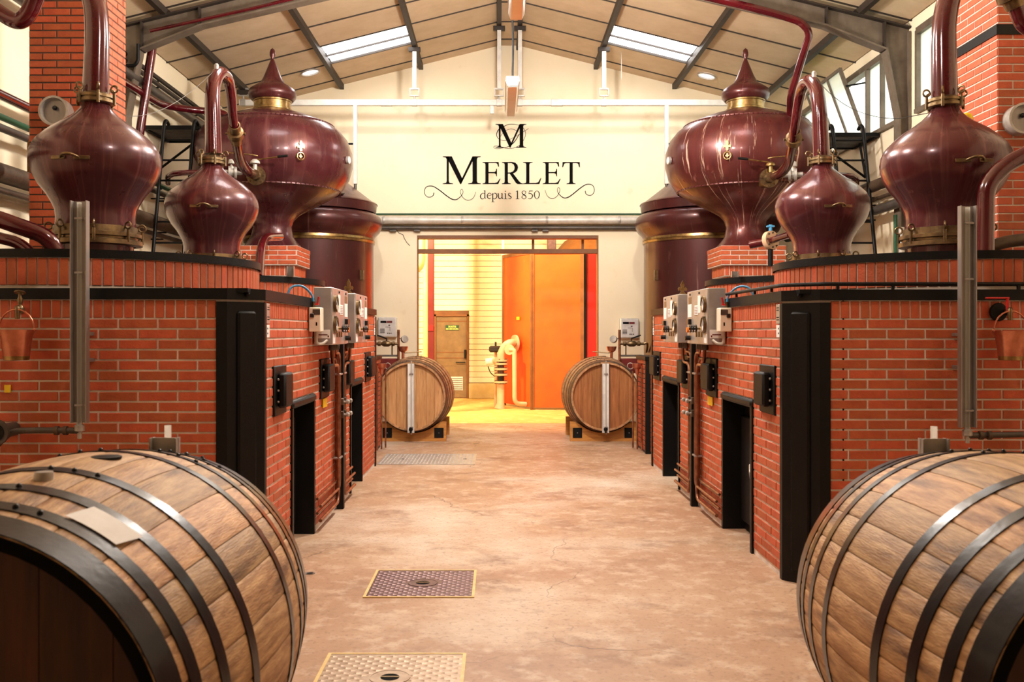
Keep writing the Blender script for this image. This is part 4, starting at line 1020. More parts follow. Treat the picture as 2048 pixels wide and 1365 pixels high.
for st in (
    [([(736, 872), (714, 863), (693, 880), (687, 903), (699, 925), (720, 926), (738, 910)], [4, 6, 9, 11, 9, 6, 4]), ([(738, 832), (738, 918)], 11), ([(738, 918), (752, 924)], [10, 4]), ([(722, 838), (740, 831)], [3, 7])],
    [([(768, 893), (809, 886), (803, 868), (788, 863), (770, 876), (765, 897), (774, 918), (792, 925), (810, 914)], [4, 5, 6, 6, 9, 11, 10, 8, 3])],
    [([(827, 868), (829, 962)], 11), ([(815, 872), (829, 866)], [3, 7]), ([(831, 876), (848, 863), (868, 871), (876, 893), (866, 918), (846, 928), (831, 918)], [4, 6, 9, 11, 9, 7, 4]), ([(812, 963), (848, 963)], 5)],
    [([(893, 866), (893, 905), (903, 924), (920, 921), (933, 907)], [10, 11, 10, 7, 4]), ([(934, 866), (934, 918), (950, 925)], [10, 11, 4]), ([(880, 869), (894, 866)], [3, 6]), ([(921, 869), (935, 866)], [3, 6])],
    [([(972, 866), (972, 926)], 11), ([(958, 927), (988, 927)], 5), ([(960, 870), (973, 866)], [3, 6]), ([(966, 842), (978, 842)], 11)],
    [([(1035, 872), (1020, 862), (1006, 873), (1012, 888), (1030, 900), (1038, 913), (1024, 927), (1005, 918)], [4, 6, 8, 11, 11, 8, 6, 4])],
    [([(1090, 848), (1109, 836)], [3, 7]), ([(1109, 834), (1109, 926)], 11), ([(1090, 927), (1130, 927)], 5)],
    [([(1182, 834), (1161, 851), (1172, 874), (1200, 893), (1206, 913), (1183, 928), (1160, 912), (1168, 892), (1195, 870), (1203, 848), (1182, 834)], [5, 8, 11, 11, 8, 5, 8, 6, 5, 7, 5])],
    [([(1282, 838), (1243, 838)], 8), ([(1243, 838), (1238, 871)], 5), ([(1238, 871), (1262, 868), (1281, 890), (1270, 917), (1250, 927), (1229, 922)], [4, 8, 11, 9, 6, 4])],
    [([(1330, 834), (1306, 855), (1302, 882), (1310, 912), (1330, 928), (1350, 910), (1358, 880), (1352, 852), (1330, 834)], [4, 9, 11, 9, 4, 9, 11, 9, 4])]):
    ribbons(st, 'letter')
FL = [(158, 857), (150, 888), (120, 907), (85, 905), (57, 877), (50, 838), (68, 797), (110, 781), (160, 790), (230, 835), (300, 890), (360, 929), (410, 937), (455, 908), (486, 868), (488, 832), (473, 818), (459, 840), (466, 875), (492, 916), (532, 942), (577, 938), (614, 905), (635, 848)]
FW = [9, 8, 7, 7, 7, 7, 8, 9, 10, 11, 11, 11, 10, 8, 6, 5, 5, 5, 6, 6, 6, 6, 5, 4]
ribbons([(FL, FW)], 'scroll')
ribbons([([(1985 - (x - 48) * .957, y - 20) for x, y in FL], FW)], 'scroll')
MG = lambda x, y: (860 + (x - 258) * 350 / 434, 75 + (y - 443) * 270 / 317)
glyph(split_m(MG), 'monogram')
ribbons([([(945, 108), (1010, 80), (1085, 80), (1160, 105), (1198, 165), (1192, 230), (1140, 310), (1060, 350), (985, 352), (930, 338), (880, 326), (845, 330), (842, 348), (885, 357), (950, 346), (1020, 326), (1080, 270), (1130, 190)], [8, 7, 5, 5, 5, 5, 5, 5, 5, 5, 5, 5, 4, 5, 5, 7, 10, 7]),
         ([(1236, 126), (1160, 174), (1060, 232), (975, 264), (905, 250), (872, 205), (890, 145), (945, 108)], [4, 4, 4, 4, 5, 7, 9, 8]),
         ([(915, 218), (960, 160), (1030, 132), (1085, 145), (1108, 172)], [4, 4, 4, 4, 4])], 'flourish')

# ------------------------------------------------------------------ pipes on the back wall
def pipe_thing(name, label, cat, pts, r, m, bend=.12, seg=14, clips=None):
    o = MB().elbow(pts, r, bend, seg).build(name, m)
    return tag(o, label, cat)
zz = H + (V0 - 441) * 15.9 / F
t = thing('wall_pipe', 'thick pale lagged pipe running across the wall above the doorway', 'pipe', (.1, 15.9, zz - .07))
MB().tube([(-2.6, 15.9, zz), (2.9, 15.9, zz)], .065, 16).build('lagging', 'white_pipe', t)
for x in (-1.9, -.6, .8, 2.0): MB().lathe([(.068, -.02), (.07, -.015), (.07, .015), (.068, .02)], (x, 15.9, zz), (1, 0, 0), 20, cap=False).build('band', 'galv', t)
zz = H + (V0 - 455.5) * 15.9 / F
t = thing('wall_pipe', 'thinner dark grey pipe just under the lagged pipe', 'pipe', (.1, 15.93, zz - .04))
MB().tube([(-2.6, 15.93, zz), (2.9, 15.93, zz)], .036, 12).build('tube', 'grey_pipe', t)
for x in (-1.75, -1.35, .6, .78): MB().box(x - .05, x + .05, 15.9, 15.99, zz - .06, zz - .035).build('bracket', 'grey_pipe', t)
pipe_thing('cable', 'thin green cable line above the lagged wall pipe', 'cable', [(-2.6, 15.96, H + (V0 - 428.5) * 15.96 / F), (2.9, 15.96, H + (V0 - 428.5) * 15.96 / F)], .014, 'green', seg=8)
# hairline cracks in the plaster
ck = thing('plaster_crack', 'jagged hairline plaster crack left of the doorway lintel', 'crack', (-1.65, YB, 3.0))
cb = MB()
pp = [(792, 458), (797, 466), (806, 470), (809, 478), (814, 486), (820, 492)]
for a, c_ in zip(pp, pp[1:]):
    A, B_ = W(a[0], a[1], YB), W(c_[0], c_[1], YB); d = (B_ - A); nn = Vector((-d.z, 0, d.x)).normalized() * .006
    cb.prism([(0, 0), (1, 0), (1, 1), (0, 1)], A - nn + Vector((0, -.002, 0)), d, nn * 2, (0, .003, 0))
cb.build('crack_line', 'rust_pipe', ck)

# meter boxes on the back wall
for side, px, py in (('left', 776, 655), ('right', 1257, 657)):
    p = W(px, py, YB); x, z = p.x, p.z
    t = thing('meter_box', 'white wall meter box with dark display, %s of the doorway' % side, 'meter', (x, YB, z - .165))
    MB().box(x - .155, x + .155, YB - .12, YB, z - .165, z + .165, .012).build('case', 'white_metal', t)
    MB().box(x - .14, x + .14, YB - .127, YB - .118, z - .15, z + .15, .004).build('cover', 'white_gauge', t)
    MB().box(x - .11, x - .01, YB - .13, YB - .126, z + .07, z + .105).build('display', 'ink', t)
    MB().box(x - .005, x + .085, YB - .13, YB - .126, z + .07, z + .105).build('red_display', 'dark_red', t)
    for zz in (-.05, -.07, -.09, -.03): MB().box(x - .115, x - .04, YB - .1295, YB - .126, z + zz - .006, z + zz + .005).build('text_line', 'grey_pipe', t)
    MB().box(x - .03, x + .05, YB - .1295, YB - .126, z + .0, z + .006).box(x + .044, x + .05, YB - .1295, YB - .126, z - .06, z + .0).build('diagram', 'grey_pipe', t)
    MB().box(x + .02, x + .05, YB - .1295, YB - .126, z + .025, z + .04).build('mark', 'ink', t)
    for k in range(3): MB().box(x + .0 + k * .028, x + .018 + k * .028, YB - .1295, YB - .126, z - .11, z - .09).build('button', 'grey_pipe', t)

# ------------------------------------------------------------------ adjoining room seen through the doorway
AX0, AX1, AY = -3.2, 4.2, 22.0
struct(MB().box(AX0 - .1, AX0, YB + .22, AY, 0, 5).build('wall_annex_left', 'clad'))
struct(MB().box(AX1, AX1 + .1, YB + .22, AY, 0, 5).build('wall_annex_right', 'clad'))
struct(MB().box(AX0 - .1, AX1 + .1, YB + .22, AY + .2, 5, 5.1).build('ceiling_annex', 'clad'))
wb = struct(MB().box(AX0, AX1, AY + .01, AY + .15, 0, 5).build('wall_annex_back', 'frame_brown'))
DX0, DX1, DZ = (868 - U0) * AY / F, (938 - U0) * AY / F, H + (V0 - 629) * AY / F
z = .36
while z < 4.9:
    segs = [(AX0, DX0), (DX1, AX1)] if z < DZ else [(AX0, AX1)]
    for a, c_ in segs: MB().box(a, c_, AY - .015, AY + .012, z + .004, z + .123, .004).build('cladding_board', 'clad', wb)
    z += .127
for a, c_ in ((AX0, DX0), (DX1, AX1)): MB().box(a, c_, AY - .06, AY + .01, 0, .35, .01).build('base_kerb', 'concrete', wb)
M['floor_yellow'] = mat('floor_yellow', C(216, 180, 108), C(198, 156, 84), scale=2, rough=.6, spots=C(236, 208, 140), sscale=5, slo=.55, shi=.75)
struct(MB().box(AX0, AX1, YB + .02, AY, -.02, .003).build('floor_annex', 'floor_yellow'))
# emergency-exit door
dr = MB().box(DX0 - .0, DX0 + .05, AY - .04, AY + .06, 0, DZ, .004).box(DX1 - .05, DX1, AY - .04, AY + .06, 0, DZ, .004).box(DX0, DX1, AY - .04, AY + .06, DZ - .05, DZ, .004)
d1 = struct(dr.build('door_1', 'frame_brown'))
MB().box(DX0 + .05, DX1 - .05, AY + .0, AY + .05, .02, DZ - .05, .004).build('leaf', 'door_tan', d1)
for zz in (.92, 1.05, 1.76): MB().box(DX0 + .05, DX1 - .05, AY - .008, AY + .0, zz, zz + .02).build('rail', 'frame_brown', d1)
MB().box(DX0 + .06, DX1 - .06, AY - .006, AY, .75, .86).build('rail', 'door_tan', d1)
MB().tube([(DX1 - .3, AY - .06, .83), (DX1 - .08, AY - .06, .83)], .012, 8).build('push_bar', 'iron', d1)
MB().box(DX1 - .11, DX1 - .06, AY - .05, AY, .92, 1.12, .006).build('lock', 'iron', d1)
lv = MB().box(DX0 + .38, DX0 + .66, AY - .01, AY + .0, .18, .50).build('louvre', 'white_metal', d1)
for k in range(7): MB().box(DX0 + .39, DX0 + .65, AY - .025, AY - .008, .195 + k * .043, .205 + k * .043).build('slat', 'grey_pipe', lv)
def text_mesh(txt, size, x, y, z, m, parent, align='CENTER'):
    cu = bpy.data.curves.new('lettering', 'FONT'); cu.body = txt; cu.size = size; cu.align_x = align; cu.extrude = .001; cu.resolution_u = 2; cu.offset = size * .02
    o = bpy.data.objects.new('tmp_text', cu); COL.objects.link(o); bpy.context.view_layer.update()
    me = bpy.data.meshes.new_from_object(o.evaluated_get(bpy.context.evaluated_depsgraph_get())); bpy.data.objects.remove(o)
    me.materials.append(M[m]); q = bpy.data.objects.new('lettering', me); COL.objects.link(q); q.parent = parent
    q.location = Vector((x, y, z)) - OFF[parent.name]; q.rotation_euler = (PI / 2, 0, 0)
    return q
sx, sz = (904.5 - U0) * AY / F, H + (V0 - 656) * AY / F
es = MB().box(sx - .155, sx + .155, AY - .012, AY, sz - .06, sz + .06, .002).build('exit_sign', 'green')
tag(es, 'dark green exit sign reading SORTIE DE SECOURS on the tan door', 'sign')
M['sign_ink'] = mat('sign_ink', C(236, 232, 120), rough=.6)
text_mesh('SORTIE', .055, sx, AY - .0135, sz + .008, 'sign_ink', es)
text_mesh('DE SECOURS', .05, sx, AY - .0135, sz - .045, 'sign_ink', es)
# doorway frame and sliding rail
zl = H + (V0 - 503) * 16.12 / F
struct(MB().box(OX0, OX1, YB + .02, YB + .24, OZ - .05, OZ + .0).box(OX0, OX0 + .012, YB + .0, YB + .24, 0, OZ).box(OX1 - .012, OX1, YB, YB + .24, 0, OZ).build('trim_1', 'frame_brown'))
o = MB().box(OX0, OX1, 16.08, 16.16, zl - .04, zl + .035, .004).build('sliding_rail', 'frame_brown'); tag(o, 'horizontal brown rail across the upper doorway', 'rail')
for px in (1006, 1066, 1165):
    yp_ = 16.3 if px > 1010 else 20.3; x = (px - U0) * yp_ / F; o = MB().box(x - .022 * yp_ / 16.3, x + .022 * yp_ / 16.3, yp_ - .03, yp_ + .03, zl if px > 1010 else 0.0, OZ + .3 if px > 1010 else 5.0).build('door_post', 'frame_brown' if px > 1010 else 'clad')
    tag(o, {1006: 'slim cream full-height post in the doorway beside the orange panels', 1066: 'short brown post above the rail over the orange panels', 1165: 'short brown post above the rail over the red panel'}[px], 'post')
# left inside of the doorway: steel column and pipes
x = (862 - U0) * 19 / F
o = MB().box(x - .06, x + .06, 18.94, 18.96, 0, 5).box(x - .06, x + .06, 19.06, 19.08, 0, 5).box(x - .01, x + .01, 18.96, 19.06, 0, 5).build('steel_column', 'dark_red'); tag(o, 'dark red steel column inside the doorway, left of the exit door', 'column')
nt_ = MB().box(x - .07, x + .05, 18.925, 18.94, H + .02, H + .12).build('notice', 'red'); tag(nt_, 'small red notice plate on the dark red column', 'sign')
x = (851 - U0) * 18.4 / F
M['cream_pipe'] = mat('cream_pipe', C(246, 222, 150), C(238, 208, 128), scale=4, rough=.45)
pipe_thing('service_pipe', 'tall thin cream pipe beside the dark red column, curving at its foot', 'pipe', [(x, 18.4, 5), (x, 18.4, .75), (x - .3, 18.4, .62)], .045, 'cream_pipe', .2)
x = (843 - U0) * 17.6 / F; zb = H + (V0 - 540) * 17.6 / F
pipe_thing('service_pipe', 'fat pale yellow duct bending out of the doorway at the upper left', 'pipe', [(x, 17.6, 5), (x, 17.6, zb), (x - .6, 17.6, zb - .05)], .075, 'cream_pipe', .2)
# orange panelled enclosure and red panel
oe = thing('panel_enclosure', 'tall enclosure of orange panels in brown frames beyond the doorway', 'enclosure', (.9, 19.3, 0))
pA, pB, pC = Vector((.115, 19.95, 0)), Vector((.66, 18.8, 0)), Vector((1.63, 18.72, 0)); zt = 3.12
for a, c_ in ((pA, pB), (pB, pC)):
    d = (c_ - a); dn = d.normalized(); nr = Vector((dn.y, -dn.x, 0)); m_ = (a + c_) / 2
    MB().obox(m_ + Vector((0, 0, zt / 2 + .02)), d / 2 * .985, Vector((0, 0, zt / 2 - .03)), nr * .015).build('orange_panel', 'orange_panel', oe)
    MB().obox(m_ + Vector((0, 0, zt - .03)), d / 2, Vector((0, 0, .035)), nr * .03).build('frame_rail', 'frame_brown', oe)
    for p in (a, c_): MB().obox(p + Vector((0, 0, zt / 2)), dn * .035, Vector((0, 0, zt / 2)), nr * .032).build('frame_post', 'frame_brown', oe)
pt = pB + (pA - pB) * .42
MB().obox(pt + Vector((0, 0, 1.8)) + Vector((-.04, -.02, 0)), (pA - pB).normalized() * .06, (0, 0, .03), Vector((-.9, -.42, 0)) * .004).build('label_plate', 'yellow', oe)
o = MB().box(1.74, 3.2, 18.9, 18.95, 0, 3.1, .005).build('red_panel', 'red_panel'); tag(o, 'glossy red upright panel at the right edge of the doorway', 'panel')
o = MB().box(1.64, 1.73, 18.78, 18.9, 0, 3.15, .004).build('panel_post', 'iron'); tag(o, 'black upright post between the orange and red panels', 'post')
# vat top glimpsed above the rail
o = MB().lathe([(1.2, 3.0), (1.2, 3.1), (.9, 3.45), (.35, 3.7), (.3, 3.8), (.0001, 3.82)], (2.3, 20.4, 0), (0, 0, 1), 48).build('vat_dome', 'frame_brown'); tag(o, 'brown domed vat top showing above the rail at upper right', 'vat')
o = MB().box(1.02, 1.2, 20.0, 20.2, 3.0, 3.62, .01).build('motor_box', 'plate_dark'); tag(o, 'small mauve motor box above the rail', 'motor')
o = MB().cyl((1.55, 20.1, 3.4), (1.55, 20.1, 4.6), .07).build('vent_pipe', 'cream_pipe'); tag(o, 'short cream vertical pipe above the vat dome', 'pipe')
o = MB().tube([(.1, 20.6, 3.85), (1.1, 20.6, 3.6), (2.2, 20.6, 3.75)], .02, 8).build('overhead_cable', 'iron'); tag(o, 'black overhead cable above the orange panels', 'cable')
# pump riser with flanges
pr = thing('pump_riser', 'cream valve riser with flanges and white actuator in front of the orange panel', 'valve', (.03, 19.0, 0))
YP = 19.0
def PW(px, py): return W(960 + px / 8.033, 660 + py / 8.03, YP)
MB().tube([PW(320, 1268), PW(330, 1180), PW(332, 870)], [.11, .075, .075], 20).build('riser', 'pump_pipe', pr)
MB().tube([PW(332, 480), PW(345, 380), PW(400, 270), PW(480, 215), PW(560, 215) + Vector((0, .3, 0))], .078, 20, sm=4).build('bend', 'pump_pipe', pr)
for y0 in (840, 720, 630, 495, 545):
    p = PW(332, y0); f = MB().lathe([(.08, -.018), (.135, -.018), (.135, .018), (.08, .018)], p, (0, 0, 1), 28).build('flange', 'pump_pipe', pr)
    for i in range(6): a = i * PI / 3 + .3; q = p + Vector((math.cos(a) * .115, math.sin(a) * .115, 0)); MB().cyl(q - Vector((0, 0, .035)), q + Vector((0, 0, .035)), .013, seg=6).build('bolt', 'rust_pipe', f)
MB().cyl(PW(332, 870), PW(332, 740), .07).build('rubber_sleeve', 'black_plastic', pr)
MB().cyl(PW(332, 720), PW(332, 480), .068).build('valve_body', 'rust_pipe', pr)
ac = MB().cyl(PW(90, 520), PW(250, 500), .07).build('actuator', 'paper', pr)
MB().cyl(PW(230, 500) + Vector((0, -.02, 0)), PW(270, 490) + Vector((0, -.08, 0)), .065).build('actuator_cap', 'pump_pipe', ac)
MB().tube([PW(130, 590), PW(170, 690), PW(240, 750)], .01, 6, sm=4).build('actuator_cable', 'iron', ac)
fp = PW(565, 220) + Vector((0, .25, 0)); dn = Vector((.9, .43, 0)).normalized()
fl = MB().lathe([(.08, -.02), (.17, -.02), (.17, .02), (.08, .02)], fp, dn, 32).build('panel_flange', 'pump_pipe', pr)
MB().lathe([(.05, -.02), (.1, -.02), (.1, .02), (.05, .02)], PW(475, 320) + Vector((0, -.1, 0)), (-.3, -.9, 0), 28).build('branch_flange', 'pump_pipe', pr)
MB().elbow([PW(475, 320) + Vector((0, -.1, 0)), PW(550, 320) + Vector((0, -.12, 0)), PW(555, 1180) + Vector((0, -.12, 0)), PW(740, 1195) + Vector((0, -.02, 0))], .045, .14, 14).build('drain_pipe', 'pump_pipe', pr)
vb = MB().box(PW(140, 0).x, PW(400, 0).x, 19.4, 19.7, PW(0, 370).z, PW(0, 265).z, .03).cyl((PW(250, 0).x, 19.5, PW(0, 265).z), (PW(250, 0).x, 19.5, PW(0, 200).z), .02).build('dark_actuator', 'purlin'); tag(vb, 'dark brown lever housing behind the cream riser', 'valve')
for o_ in (vb,): MB().cyl((PW(250, 0).x, 19.55, .0), (PW(250, 0).x, 19.55, PW(0, 360).z), .03).build('support_leg', 'pump_pipe', o_)

# annex lamp
al = thing('annex_lamp', 'warm sodium lamp high up in the adjoining room', 'lamp', (-1.9, 17.0, 4.55))
MB().lathe([(.16, 0), (.14, .08), (.05, .16), (.0001, .17)], (-1.9, 17.0, 4.55), (0, 0, 1), 24, cap=False).build('reflector', 'galv', al)
MB().cyl((-1.9, 17.0, 4.7), (-1.9, 17.0, 5.0), .012).build('stem', 'iron', al)
area('annex_light', (-1.9, 17.0, 4.52), al, P_ANNEX, C_ANNEX, .22, (.2, 20.5, 1.5))
al = thing('annex_lamp', 'second warm sodium lamp further right in the adjoining room', 'lamp', (1.2, 17.2, 4.6))
MB().lathe([(.16, 0), (.14, .08), (.05, .16), (.0001, .17)], (1.2, 17.2, 4.6), (0, 0, 1), 24, cap=False).build('reflector', 'galv', al)
MB().cyl((1.2, 17.2, 4.75), (1.2, 17.2, 5.0), .012).build('stem', 'iron', al)
area('annex_light', (1.2, 17.2, 4.57), al, P_ANNEX * .35, C_ANNEX, .22, (.6, 20.0, 1.2))

# ------------------------------------------------------------------ control cabinets on the aisle faces
def cabinet(label, sg, xw, ya, yb, big, orn):
    x0, x1 = xw - sg * .015, xw - sg * .15; z0, z1 = 1.43, 1.868
    xf = x1 - sg * .001
    t = thing('control_cabinet', label, 'control box', (xw - sg * .08, (ya + yb) / 2, z0))
    MB().box(x0, x1, ya, yb, z0, z1, .005).build('case', 'steel_box', t)
    L = yb - ya
    def fp(y0, y1, za, zb, th, nm, m, lab=None, par=None): return MB().box(xf - sg * th, xf + sg * .001, y0, y1, za, zb, .001).build(nm, m, par or t, label=lab)
    fp(ya + .002, ya + L * .74, z0 + .004, z1 - .004, .004, 'front_panel', 'steel_box'); fp(ya + L * .75, yb - .002, z0 + .004, z1 - .004, .004, 'front_panel', 'steel_box')
    # dials
    for zc in (1.745, 1.585):
        p = Vector((xf - sg * .004, ya + .1, zc))
        g = MB().lathe([(.066, 0), (.066, .02), (.056, .024), (.054, .016)], p, (-sg, 0, 0), 32, cap=False).build('dial_bezel', 'brass', t)
        f_ = MB().lathe([(.0001, .014), (.056, .014)], p, (-sg, 0, 0), 32, cap=False).build('dial_face', 'paper', g)
        MB().obox(p + Vector((-sg * .017, .01, .012)), (0, .014, .02), (0, .002, -.0015), (.001, 0, 0)).build('needle', 'ink', g)
    fp(ya + .06, ya + .13, 1.652, 1.68, .006, 'label', 'paper'); fp(ya + .03, ya + .13, 1.44, 1.51, .006, 'label', 'paper')
    fp(ya + .26, ya + .36, 1.68, 1.82, .006, 'note_sheet', 'paper', 'white paper note'); nt2 = fp(ya + .34, ya + .48, 1.665, 1.745, .0075, 'note_sheet', 'paper', 'white paper note with print')
    for k in range(5): fp(ya + .355, ya + .465, 1.675 + k * .013, 1.679 + k * .013, .0085, 'text_line', 'dark_red', None, nt2)
    fp(ya + L * .77, yb - .03, 1.65, 1.76, .006, 'note_sheet', 'paper', 'tall white label strip'); fp(ya + L * .78, yb - .06, 1.76, 1.82, .006, 'tag', 'door_tan')
    # valves with black wheels
    for k, yy in enumerate((ya + .2, ya + .3, ya + .4)):
        p = Vector((xf - sg * .004, yy, 1.555))
        v = MB().cyl(p, p + Vector((-sg * .05, 0, 0)), .008).build('valve_stem', 'gold', t)
        MB().torus(p + Vector((-sg * .05, 0, 0)), (1, 0, 0), .024, .009, 14, 6).ball(p + Vector((-sg * .05, 0, 0)), .014, 8).build('hand_wheel', 'black_plastic', v)
        MB().obox(p + Vector((-sg * .006, 0, -.045)), (0, .007, 0), (0, 0, .022), (.004, 0, 0)).build('valve_tag', 'gold', v)
    ys = ya + L * .84
    fp(ys - .045, ys + .045, 1.59, 1.635, .03, 'switch', 'black_plastic'); MB().cyl((xf, ys, 1.545), (xf - sg * .035, ys, 1.545), .022).build('warning_lamp', 'orange_lamp', t)
    MB().cyl((xf, ys, 1.478), (xf - sg * .05, ys, 1.478), .02).build('selector', 'black_plastic', t)
    for yy in (ya + .3, ys): MB().cyl((xf, yy, 1.84), (xf - sg * .01, yy, 1.84), .009, seg=10).build('screw', 'ink', t)
    if big:                                                # label on the side that faces the camera
        p = MB().box(x1 + sg * .012, x1 + sg * .105, ya - .003, ya + .001, 1.48, 1.545, .0005).build('side_label', 'paper', t, label='white label with dark red print')
        MB().box(x1 + sg * .03, x1 + sg * .098, ya - .004, ya - .003, 1.503, 1.511).build('print', 'dark_red', p); MB().box(x1 + sg * .02, x1 + sg * .03, ya - .004, ya - .003, 1.488, 1.502).build('print', 'dark_red', p)
    if orn:
        o = Vector(((x0 + x1) / 2, orn, z1)); half = [(0, .13), (.017, .095), (.013, .06), (.03, .07), (.042, .055), (.036, .035), (.02, .04), (.012, .03), (.035, 0), (0, 0)]
        MB().prism(half + [(-x, y) for x, y in half[-2:0:-1]], o - Vector((0, .006, 0)), (1, 0, 0), (0, 0, 1), (0, .012, 0)).build('fleur_finial', 'gold', t)
cabinet('near steel control cabinet on the left furnace, beside the white thermostat box', -1, -1.41, 7.25, 8.0, True, 0)
cabinet('far steel control cabinet on the left furnace, half hidden behind the near one', -1, -1.41, 8.42, 9.18, False, 8.5)
cabinet('near steel control cabinet on the right furnace, beside the white thermostat box', 1, 1.76, 7.37, 8.16, True, 0)
cabinet('far steel control cabinet on the right furnace, half hidden behind the near one', 1, 1.76, 8.6, 9.35, False, 8.75)

def thermostat(side, sg, xw, y):
    x0, x1 = xw - sg * .012, xw - sg * .10
    t = thing('thermostat_box', 'small cream thermostat box with looping hose on the %s furnace wall' % side, 'control box', ((x0 + x1) / 2, y, 1.5))
    c = MB().box(x0, x1, y - .11, y + .02, 1.53, 1.71, .006).build('case', 'beige_box', t)
    MB().box(x1 + sg * .004, x0 - sg * .03, y - .114, y - .109, 1.655, 1.695).build('grille', 'grey_pipe', c)
    MB().box(x0 - sg * .04, x0 - sg * .012, y - .125, y - .108, 1.635, 1.665, .003).build('button', 'black_plastic', c)
    MB().box(x1 + sg * .025, x1 + sg * .035, y - .113, y - .109, 1.575, 1.60).build('mark', 'ink', c)
    xm = (x0 + x1) / 2
    MB().tube([(xm + sg * .02, y - .05, 1.71), (xm + sg * .03, y - .06, 1.80), (xm + sg * .09, y - .1, 1.865), (xm + sg * .16, y - .14, 1.86), (xm + sg * .19, y - .16, 1.80)], .008, 10, sm=5).build('hose', 'blue', t)
    MB().cyl((xm + sg * .02, y - .05, 1.70), (xm + sg * .02, y - .05, 1.755), .014).build('union', 'brass', t)
    MB().cyl((xm - sg * .01, y - .055, 1.735), (xm - sg * .02, y - .06, 1.79), .007).cyl((xm + sg * .02, y - .05, 1.735), (xm - sg * .02, y - .055, 1.735), .007).build('red_lever', 'red', t)
    MB().tube([(xm, y - .03, 1.53), (xm, y - .03, 1.45), (xm - sg * .03, y + .02, 1.44), (xm - sg * .06, y + .06, 1.465)], .011, 10, sm=4).build('conduit', 'white_pipe', t)
thermostat('left', -1, -1.41, 7.18); thermostat('right', 1, 1.76, 7.3)

# ------------------------------------------------------------------ burner pipework between the cabinets
def pipework(side, sg, xw, ym, d1, d2):
    t = thing('burner_pipework', 'bundle of copper gas pipes round a black conduit on the %s furnace wall' % side, 'pipes', (xw - sg * .05, ym, 0))
    MB().box(xw - sg * .012, xw - sg * .075, ym - .03, ym + .03, 0.0, 1.5, .004).build('conduit', 'iron', t)
    for e, dy in ((-1, d1), (1, d2)):
        for k in range(4):
            xo = xw - sg * (.03 + .024 * (k % 2)); yv = ym + e * (.06 + .034 * k)
            zt = 1.40 - .05 * k; ys = ym + e * (.22 + .08 * k); zb = .09 + .055 * (3 - k)
            r = .011 if k < 3 else .014
            pts = [(xo, ys, 1.43), (xo, ys, zt), (xo, yv, zt - .0), (xo, yv, zb), (xo, dy, zb)]
            if k == 0: pts = [(xo, yv, 1.43), (xo, yv, zb), (xo, dy, zb)]
            MB().elbow(pts, r, .09, 10).build('copper_pipe', 'pipe_copper', t)
        for zz in (1.16, .45):
            MB().box(xw - sg * .01, xw - sg * .072, ym + e * .045, ym + e * .175, zz, zz + .016, .003).build('pipe_clamp', 'steel', t)
        for zz in (.93, .82):
            p = Vector((xw - sg * .07, ym + e * .075, zz))
            v = MB().box(p.x - .016, p.x + .016, p.y - .02, p.y + .02, zz - .03, zz + .03, .005).build('valve', 'rust_pipe', t)
            MB().cyl(p, p + Vector((-sg * .05, 0, 0)), .009).lathe([(.018, .04), (.02, .055), (.012, .065), (.0001, .066)], p, (-sg, 0, 0), 14, cap=False).build('knob', 'galv', v)
        for k in range(4):                                   # short unions under the cabinets
            y_ = ym + e * (.26 + .1 * k); MB().lathe([(.014, 0), (.02, .01), (.02, .04), (.014, .05)], (xw - sg * .06, y_, 1.38), (0, 0, 1), 10).build('union', 'rust_pipe', t)
    for yy, zz in ((d1 + .35, .96), (ym + .16, 1.0)):
        tg_ = MB().box(xw - sg * .012, xw - sg * .02, yy - .03, yy + .13, zz - .035, zz + .035).build('gas_tag', 'yellow', t, label='yellow gas tag')
pipework('left', -1, -1.41, 8.3, 7.31, 9.05); pipework('right', 1, 1.76, 8.42, 7.51, 9.27)

# ------------------------------------------------------------------ front faces: sight gauges, buckets, pipes
def gauge(side, px, ytop, ybot, Yf, sg):
    Y = Yf - .16; x = (px - U0) * Y / F; z1 = H + (V0 - ytop) * Y / F; z0 = H + (V0 - ybot) * Y / F
    t = thing('level_gauge', 'tall steel sight-glass level gauge before the %s furnace front' % side, 'gauge', (x, Y, z0))
    MB().box(x - .044, x + .044, Y + .02, Y + .026, z0, z1).box(x - .046, x - .04, Y - .02, Y + .026, z0, z1).box(x + .04, x + .046, Y - .02, Y + .026, z0, z1).build('channel', 'steel', t)
    MB().cyl((x, Y - .002, z0 - .03), (x, Y - .002, z1 - .01), .013).build('sight_tube', 'clear_tube', t)
    for zz in (z0 + .1, (z0 + z1) / 2 + .22, z1 - .1):
        MB().box(x - .022, x + .022, Y - .018, Y - .01, zz - .005, zz + .005).build('clip', 'steel', t); MB().cyl((x + .03, Y - .004, zz), (x + .03, Y + .02, zz), .007, seg=8).build('screw', 'galv', t)
    MB().lathe([(.012, -.09), (.014, -.05), (.028, -.045), (.028, -.015), (.018, -.01), (.018, 0)], (x, Y, z0), (0, 0, 1), 20).build('fitting', 'galv', t)
    zp = z0 - .045
    if sg < 0: pts = [(x, Y, zp), (x - .3, Y + .01, zp), (x - .4, Y, zp - .02), (x - .52, Y - .02, zp - .13), (x - .75, Y - .02, zp - .18)]
    else: pts = [(x, Y, zp), (x + .35, Y + .05, zp), (x + .7, Y + .05, zp + .01)]
    MB().tube(pts, .018, 12, sm=4).build('feed_pipe', 'grey_pipe', t)
    for dx in (.08, .13): MB().lathe([(.018, -.012), (.026, -.01), (.026, .01), (.018, .012)], (x + sg * dx, Y + .005, zp), (1, 0, 0), 14, cap=False).build('nut', 'rust_pipe', t)
    for zz in (z0 + .35, z1 - .75): MB().box(x - .02, x + .02, Y + .026, Yf - .006, zz - .01, zz + .01).build('stand_off', 'steel', t)
